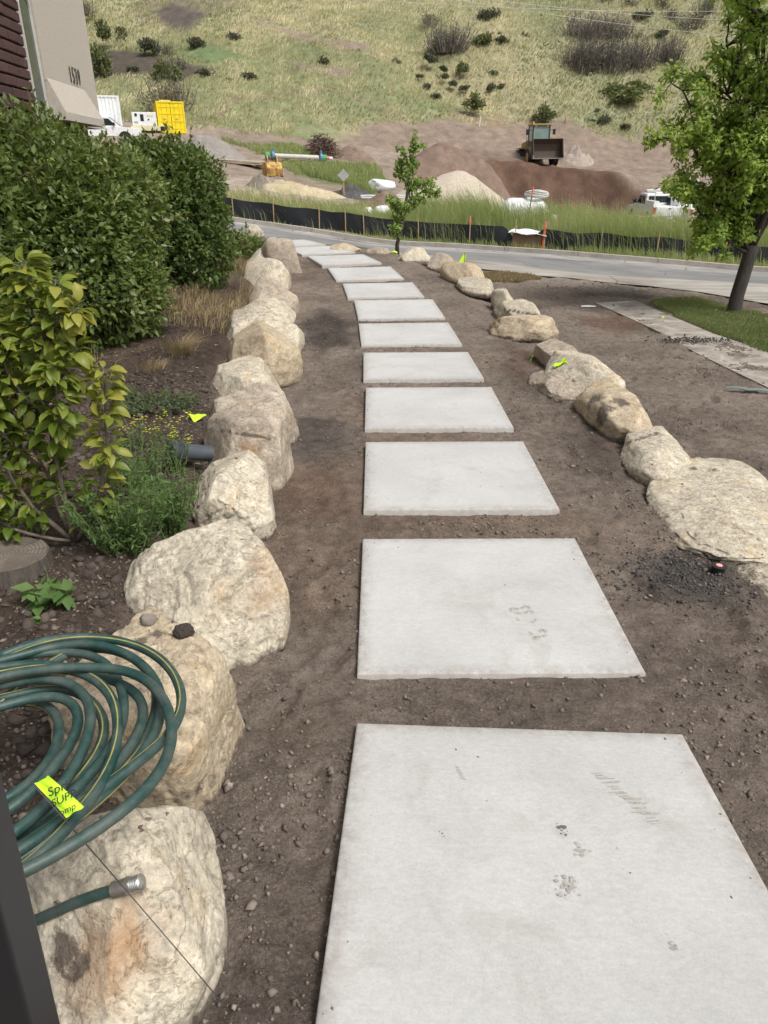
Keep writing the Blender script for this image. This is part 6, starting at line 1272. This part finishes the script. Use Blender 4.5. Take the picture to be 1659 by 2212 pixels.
# ---------------------------------------------------------------- marking flags
def flag(label, name, corners, wire=None, pole=None, txt=None, thick=.0012, bend=.0, mat='neon'):
    A, B_, C_, D_ = [np.array(c, float) for c in corners]; rt = empty(name, A); n, m = 14, 10; V = []; nrm = unit(np.cross(B_ - A, D_ - A))
    for s_ in (0, 1):
        for i in range(n):
            for j in range(m):
                u, v = i / (n - 1), j / (m - 1); p = A * (1 - u) * (1 - v) + B_ * u * (1 - v) + C_ * u * v + D_ * (1 - u) * v; V.append(p + nrm * (bend * math.sin(u * 5 + v * 3) + bend * .6 * math.sin(u * 11 - v * 7) + s_ * thick) - A)
    F = []
    for s_ in (0, 1):
        for i in range(n - 1):
            for j in range(m - 1): a = s_ * n * m + i * m + j; q = (a, a + m, a + m + 1, a + 1); F.append(q[::-1] if s_ == 0 else q)
    MB().add(V, F).build('flag_sheet', mat, rt, True)
    if wire is not None: MB().tube([np.array(w) - A for w in wire], .0014 if pole is None else pole, 5).build('wire', 'wire_steel', rt)
    if txt:
        ex, ey = unit(txt[0][1] - txt[0][0]), None; ez = nrm if nrm @ (CAM - A) > 0 else -nrm; ey = np.cross(ez, ex)
        for k, (w, sz) in enumerate(txt[1]):
            p = txt[0][0] - A - ey * (k * .024) + ex * (.004 * k) + ez * .0055; M = Matrix((( *[ex[0], ey[0], ez[0]], p[0]), (*[ex[1], ey[1], ez[1]], p[1]), (*[ex[2], ey[2], ez[2]], p[2]), (0, 0, 0, 1))); lettering(w, sz, 'black_plastic', rt, M, 'printed_word', .0002, 'LEFT')
    return tag(rt, label, 'flag')
plain('wire_steel', (.13, .12, .11), .5, .6)
def pz(cx, cy, z): d = ray(*S6(cx, cy)); return CAM + d * ((z - 2) / d[2])
fz = .905; cor = [pz(185, 905, fz + .01), pz(268, 868, fz + .02), pz(452, 1032, fz), pz(360, 1095, fz - .01)]
gnd = surf(*S6(1212, 2108))[0]; w0 = pz(165, 895, fz + .015); w1 = pz(335, 1085, fz)
flag('neon yellow marking flag with black print lying across the hose', 'marking_flag', cor, [w0, w1] + [(lambda q: q + unit(CAM - q) * .035 + [0, 0, .004])(surf(*S6(335 + 877 * f, 1085 + 1023 * f))[0]) for f in (.45, .65, .8, .87, .93, .97)] + [gnd + [0, 0, .005]], .0014, (np.array([pz(268, 965, fz + .01), pz(352, 925, fz + .02)]), (('Sprinkler'[:4], .026), ('SUPP', .022), ('comp', .018))), .001, .003)
b = hit(1003, 578) * 1; bz = at(1000, 572, 13.75); A = at(990, 569, 13.7); T_ = at(1003, 546, 13.7)
flag('upright neon yellow flag planted by the tan boulder on the right', 'marking_flag', [at(1002, 547, 13.7), at(1007, 552, 13.7), at(1004, 571, 13.72), at(991, 568, 13.7)], [at(1004, 545, 13.7), [at(1004, 575, 13.7)[0], 13.7, .2]], .004, None, .002, .004)
for lab, px, py, s_, rz in (('crumpled neon flag on soil beside the right boulders', 1155, 777, .05, .3), ('flattened pale neon flag lying on the right boulder', 1212, 787, .065, -.1), ('neon flag scraps lying on soil by the far slabs', 846, 546, .12, .2), ('small neon scrap lying on the dirt near the pavement', 1432, 688, .05, .6), ('crumpled neon flag beside the creeping plant at left', 428, 910, .06, .9)):
    p, nr = surf(px, py); p = p + nr * .008; ex = np.array([math.cos(rz), math.sin(rz), .0]); ex = unit(ex - nr * (ex @ nr)); ey = np.cross(nr, ex); lift = .04 if 'crumpled' in lab else .01
    flag(lab, 'marking_flag', [p - ex * s_ - ey * s_ * .6, p + ex * s_ - ey * s_ * .6 + nr * lift, p + ex * s_ + ey * s_ * .6 + nr * lift * .5, p - ex * s_ + ey * s_ * .6 + nr * lift * 1.5], None, None, None, .002, s_ * .12)
# ---------------------------------------------------------------- small near things
plain('pebble_grey', (.20, .175, .15), .8, 0, .15, 20); plain('pipe_slate', (.062, .072, .085), .38, 0, .1, 12); plain('teal_cloth', (.14, .19, .17), .8)
t = NT('post_black'); t.set('Base Color', t.mix(t.ramp(t.noise(5, 6, .7), (.55, 0.0), (.75, .3)), (.02, .02, .022), (.12, .12, .12))).set('Roughness', .45); MT['post_black'] = t.m
p, nr = surf(320, 1347); V, F = ICO[4]; o = link('pebble', np_mesh('pebble', rock_shape(V, 77, .2, 2.2, .4) * [.030, .026, .022], F, {'soil': np.zeros(len(V))}), None, 'pebble_grey', True); o.location = p + [0, .0, .018]; tag(o, 'smooth grey pebble resting on the boulder behind the hose', 'pebble')
p, nr = surf(398, 1372); V, F = ICO[5]; n_ = unit(V); o = link('dirt_clod', np_mesh('dirt_clod', n_ * (1 + .3 * fbm(n_ * 3, 4, 990, .65))[:, None] * [.034, .030, .026], F, {'var': np.full(len(V), .1)}), None, 'bed_clod', True); o.location = p + [0, 0, .016]; tag(o, 'dark crumbly clod of soil on the boulder behind the hose', 'clod')
p = hit(1550, 1238); rt = empty('sprinkler_head', (p[0], p[1], float(H(p[0], p[1])))); MB().cyl((0, 0, .018), .034, .05, 'z', 24, .036).build('body', 'black_plastic', rt); MB().cyl((0, 0, .0475), .040, .009, 'z', 28).build('cap', 'black_plastic', rt, False, .002)
for r0, mt, z in ((.018, 'pink_paint', .0535), (.0125, 'white_plastic', .0545), (.009, 'orange_paint', .0555), (.004, 'white_plastic', .0565)): MB().cyl((0, 0, z), r0, .0016, 'z', 22).build('cap_ring', mt, rt)
tag(rt, 'black round sprinkler head with a red and white centre in dark gravel', 'sprinkler')
p = hit(396, 1010); rt = empty('drain_pipe', p + [0, 0, .05]); ax = unit(np.array([-.8, -.55, .28])); A = np.array([0, 0, .06]); prof = [(-.20, .052), (-.02, .053), (.0, .060), (.05, .061), (.055, .066), (.075, .066)]; pts = [A + ax * q for q, _ in prof]; rr = [r_ for _, r_ in prof]
MB().tube(pts + [A + ax * .075, A + ax * .03, A - ax * .19], rr + [.058, .056, .046], 24, False).build('sleeve', 'pipe_slate', rt, True); MB().tube([A - ax * .16, A - ax * .165], .05, 20).build('inner_plug', 'black_plastic', rt)
tag(rt, 'slate grey plastic drain pipe end poking out behind the whitish boulder', 'pipe')
p = hit(1625, 850); rt = empty('cloth_strip', (p[0], p[1], float(H(p[0], p[1])) + .012)); V = []
for i in range(16):
    for j in (0, 1): V.append((-.26 + i * .035, (j - .5) * (.02 + .03 * math.sin(i * .2)) - .004 * i, .012 * abs(math.sin(i * .5)) + j * .01))
n_ = len(V); MB().add(V + [(x, y, z + .004) for x, y, z in V], [(2*i, 2*i+2, 2*i+3, 2*i+1)[::-1] for i in range(15)] + [(n_+2*i, n_+2*i+2, n_+2*i+3, n_+2*i+1) for i in range(15)]).build('fabric', 'teal_cloth', rt, True); rt.rotation_euler.z = R(-14); tag(rt, 'thin grey-green strip lying on the dirt near the pavement edge', 'strip')
p = hit(1270, 663); rt = link('paper_scrap', MB().add([(-.12,-.04,.01),(.1,-.06,.015),(.14,.03,.01),(.02,.06,.02),(-.1,.05,.012),(-.12,-.04,.016),(.1,-.06,.021),(.14,.03,.016),(.02,.06,.026),(-.1,.05,.018)], [(4,3,2,1,0),(5,6,7,8,9)] + [(k,(k+1)%5,5+(k+1)%5,5+k) for k in range(5)]).build('tmp', 'white_plastic').data); bpy.data.objects.remove(bpy.data.objects['tmp']); rt.location = (p[0], p[1], float(H(p[0], p[1]))); tag(rt, 'small white scrap lying on the dirt drive', 'scrap')
# black railing post close to the camera at the lower left
a, b = at(-30, 1690, .62), at(101, 2212, .62); d = unit(a - b); b = b - d * 1.0; rt = empty('railing_post', b); W = .032; c = a - b; ex = np.array([1., 0, 0])
top = c; sh = [(-W * 2, -W), (0, -W), (0, W), (-W * 2, W)]
MB().add([(x, y, 0) for x, y in sh] + [(top[0] + x, top[1] + y, top[2]) for x, y in sh], [(3, 2, 1, 0), (4, 5, 6, 7)] + [(k, (k + 1) % 4, 4 + (k + 1) % 4, 4 + k) for k in range(4)]).build('post', 'post_black', rt, False, .004)
MB().add([(top[0] + x * 1.15, top[1] + y * 1.2, top[2]) for x, y in sh] + [(top[0] + x * .9, top[1] + y * .8, top[2] + .02) for x, y in sh], [(3, 2, 1, 0), (4, 5, 6, 7)] + [(k, (k + 1) % 4, 4 + (k + 1) % 4, 4 + k) for k in range(4)]).build('cap', 'post_black', rt)
tag(rt, 'black metal railing post close to the camera at the lower left', 'post')
# ---------------------------------------------------------------- marks left on the slabs
plain('dry_mud', (.345, .325, .295), .95, 0, .25, 60); plain('wet_mud', (.14, .13, .12), .9, 0, .3, 60)
SL = [o for o in C.objects if o.name.startswith('stepping_stone')]; SL.sort(key=lambda o: o.location.y)
def slab_uv(i, px, py):
    sx, sy, sz, yaw, sl = SLAB[i]; d = ray(px, py); z = sz
    for _ in range(4): p = CAM + d * ((z - 2) / d[2]); v = -math.sin(yaw) * (p[0] - sx) + math.cos(yaw) * (p[1] - sy); z = sz + sl * v
    return math.cos(yaw) * (p[0] - sx) + math.sin(yaw) * (p[1] - sy), v
def print_mark(i, px, py, rz, heel=True):
    u, v = slab_uv(i, px, py); mb = MB(); c, s_ = math.cos(rz), math.sin(rz)
    def lug(x, y, w, h, a):
        ca, sa = math.cos(a), math.sin(a); q = [(x + ca * dx - sa * dy, y + sa * dx + ca * dy) for dx, dy in ((-w, -h), (w, -h), (w, h), (-w, h))]; V = [(u + c * X_ - s_ * Y_, v + s_ * X_ + c * Y_, .0012) for X_, Y_ in q]; mb.add(V, [(0, 1, 2, 3)])
    for r_ in range(7):
        y = -.12 + r_ * .04
        if r_ == 2: continue
        w = .046 if r_ > 2 else .034
        for sx in (-1, 1):
            if rng.uniform() < .85: lug(sx * w * .5, y + .008, w * .42, .009, sx * .5)
            if rng.uniform() < .6: lug(sx * w * 1.02, y, .008, .013, 0)
    return tag(mb.build('boot_print', 'dry_mud', SL[i]), kind='stuff')
print_mark(1, 1146, 1345, .25); print_mark(1, 890, 1356, 1.4) if False else None
def smear(i, px, py, w, h, rz, mat, seed, k=14):
    u, v = slab_uv(i, px, py); r_ = np.random.default_rng(seed); mb = MB()
    for _ in range(k):
        x, y = r_.normal(0, w * .4), r_.normal(0, h * .4); n = 7; a0 = r_.uniform(0, 6); rad = r_.uniform(.1, .5) * min(w, h) * .6; q = [(x + rad * r_.uniform(.5, 1.3) * math.cos(a0 + j * 6.283 / n), y + rad * r_.uniform(.5, 1.3) * math.sin(a0 + j * 6.283 / n)) for j in range(n)]; c, s_ = math.cos(rz), math.sin(rz)
        mb.add([(u + c * X_ - s_ * Y_, v + s_ * X_ + c * Y_, .0008 + .0001 * _) for X_, Y_ in q], [tuple(range(n))])
    return tag(mb.build('mud_smear', mat, SL[i]), kind='stuff')
smear(0, 1219, 1792, .03, .035, 0, 'wet_mud', 1, 12); smear(0, 1226, 1915, .045, .035, .4, 'dry_mud', 2, 30); smear(0, 952, 1800, .012, .012, 0, 'wet_mud', 3, 6); smear(0, 908, 1705, .01, .012, 0, 'dry_mud', 4, 6); smear(0, 1450, 2035, .02, .04, .3, 'dry_mud', 5, 14); smear(0, 1255, 1838, .03, .03, 0, 'dry_mud', 8, 14)
smear(1, 890, 1355, .03, .006, 0, 'dry_mud', 6, 12); smear(1, 1188, 1382, .006, .05, .8, 'dry_mud', 7, 10); smear(2, 1040, 1052, .02, .02, 0, 'dry_mud', 9, 10); smear(2, 1085, 1052, .03, .02, 0, 'dry_mud', 10, 8)
def scuffs(i, pts, n, w, mat='dry_mud'):
    (a, b), (c_, d_) = slab_uv(i, *pts[0]), slab_uv(i, *pts[1]); mb = MB(); L = math.hypot(c_ - a, d_ - b); ex, ey = (c_ - a) / L, (d_ - b) / L
    for k in range(n):
        f = (k + .5) / n * L; ww = w * rng.uniform(.5, 1); o = rng.normal(0, w * .15); t_ = .003 * rng.uniform(.5, 1.3); c0 = (a + ex * f - ey * o, b + ey * f + ex * o); mb.add([(c0[0] + sx * ex * t_ - sy * ey * ww / 2 + .25 * ex * sy * ww, c0[1] + sx * ey * t_ + sy * ex * ww / 2 + .25 * ey * sy * ww, .0014) for sx, sy in ((-1, -1), (1, -1), (1, 1), (-1, 1))], [(0, 1, 2, 3)])
    return tag(mb.build('tread_mark', mat, SL[i]), kind='stuff')
scuffs(0, ((1285, 1668), (1425, 1780)), 22, .05); scuffs(0, ((1330, 1822), (1350, 1890)), 3, .004); scuffs(0, ((992, 1655), (996, 1685)), 5, .02); scuffs(1, ((1110, 1222), (1135, 1224)), 4, .012)
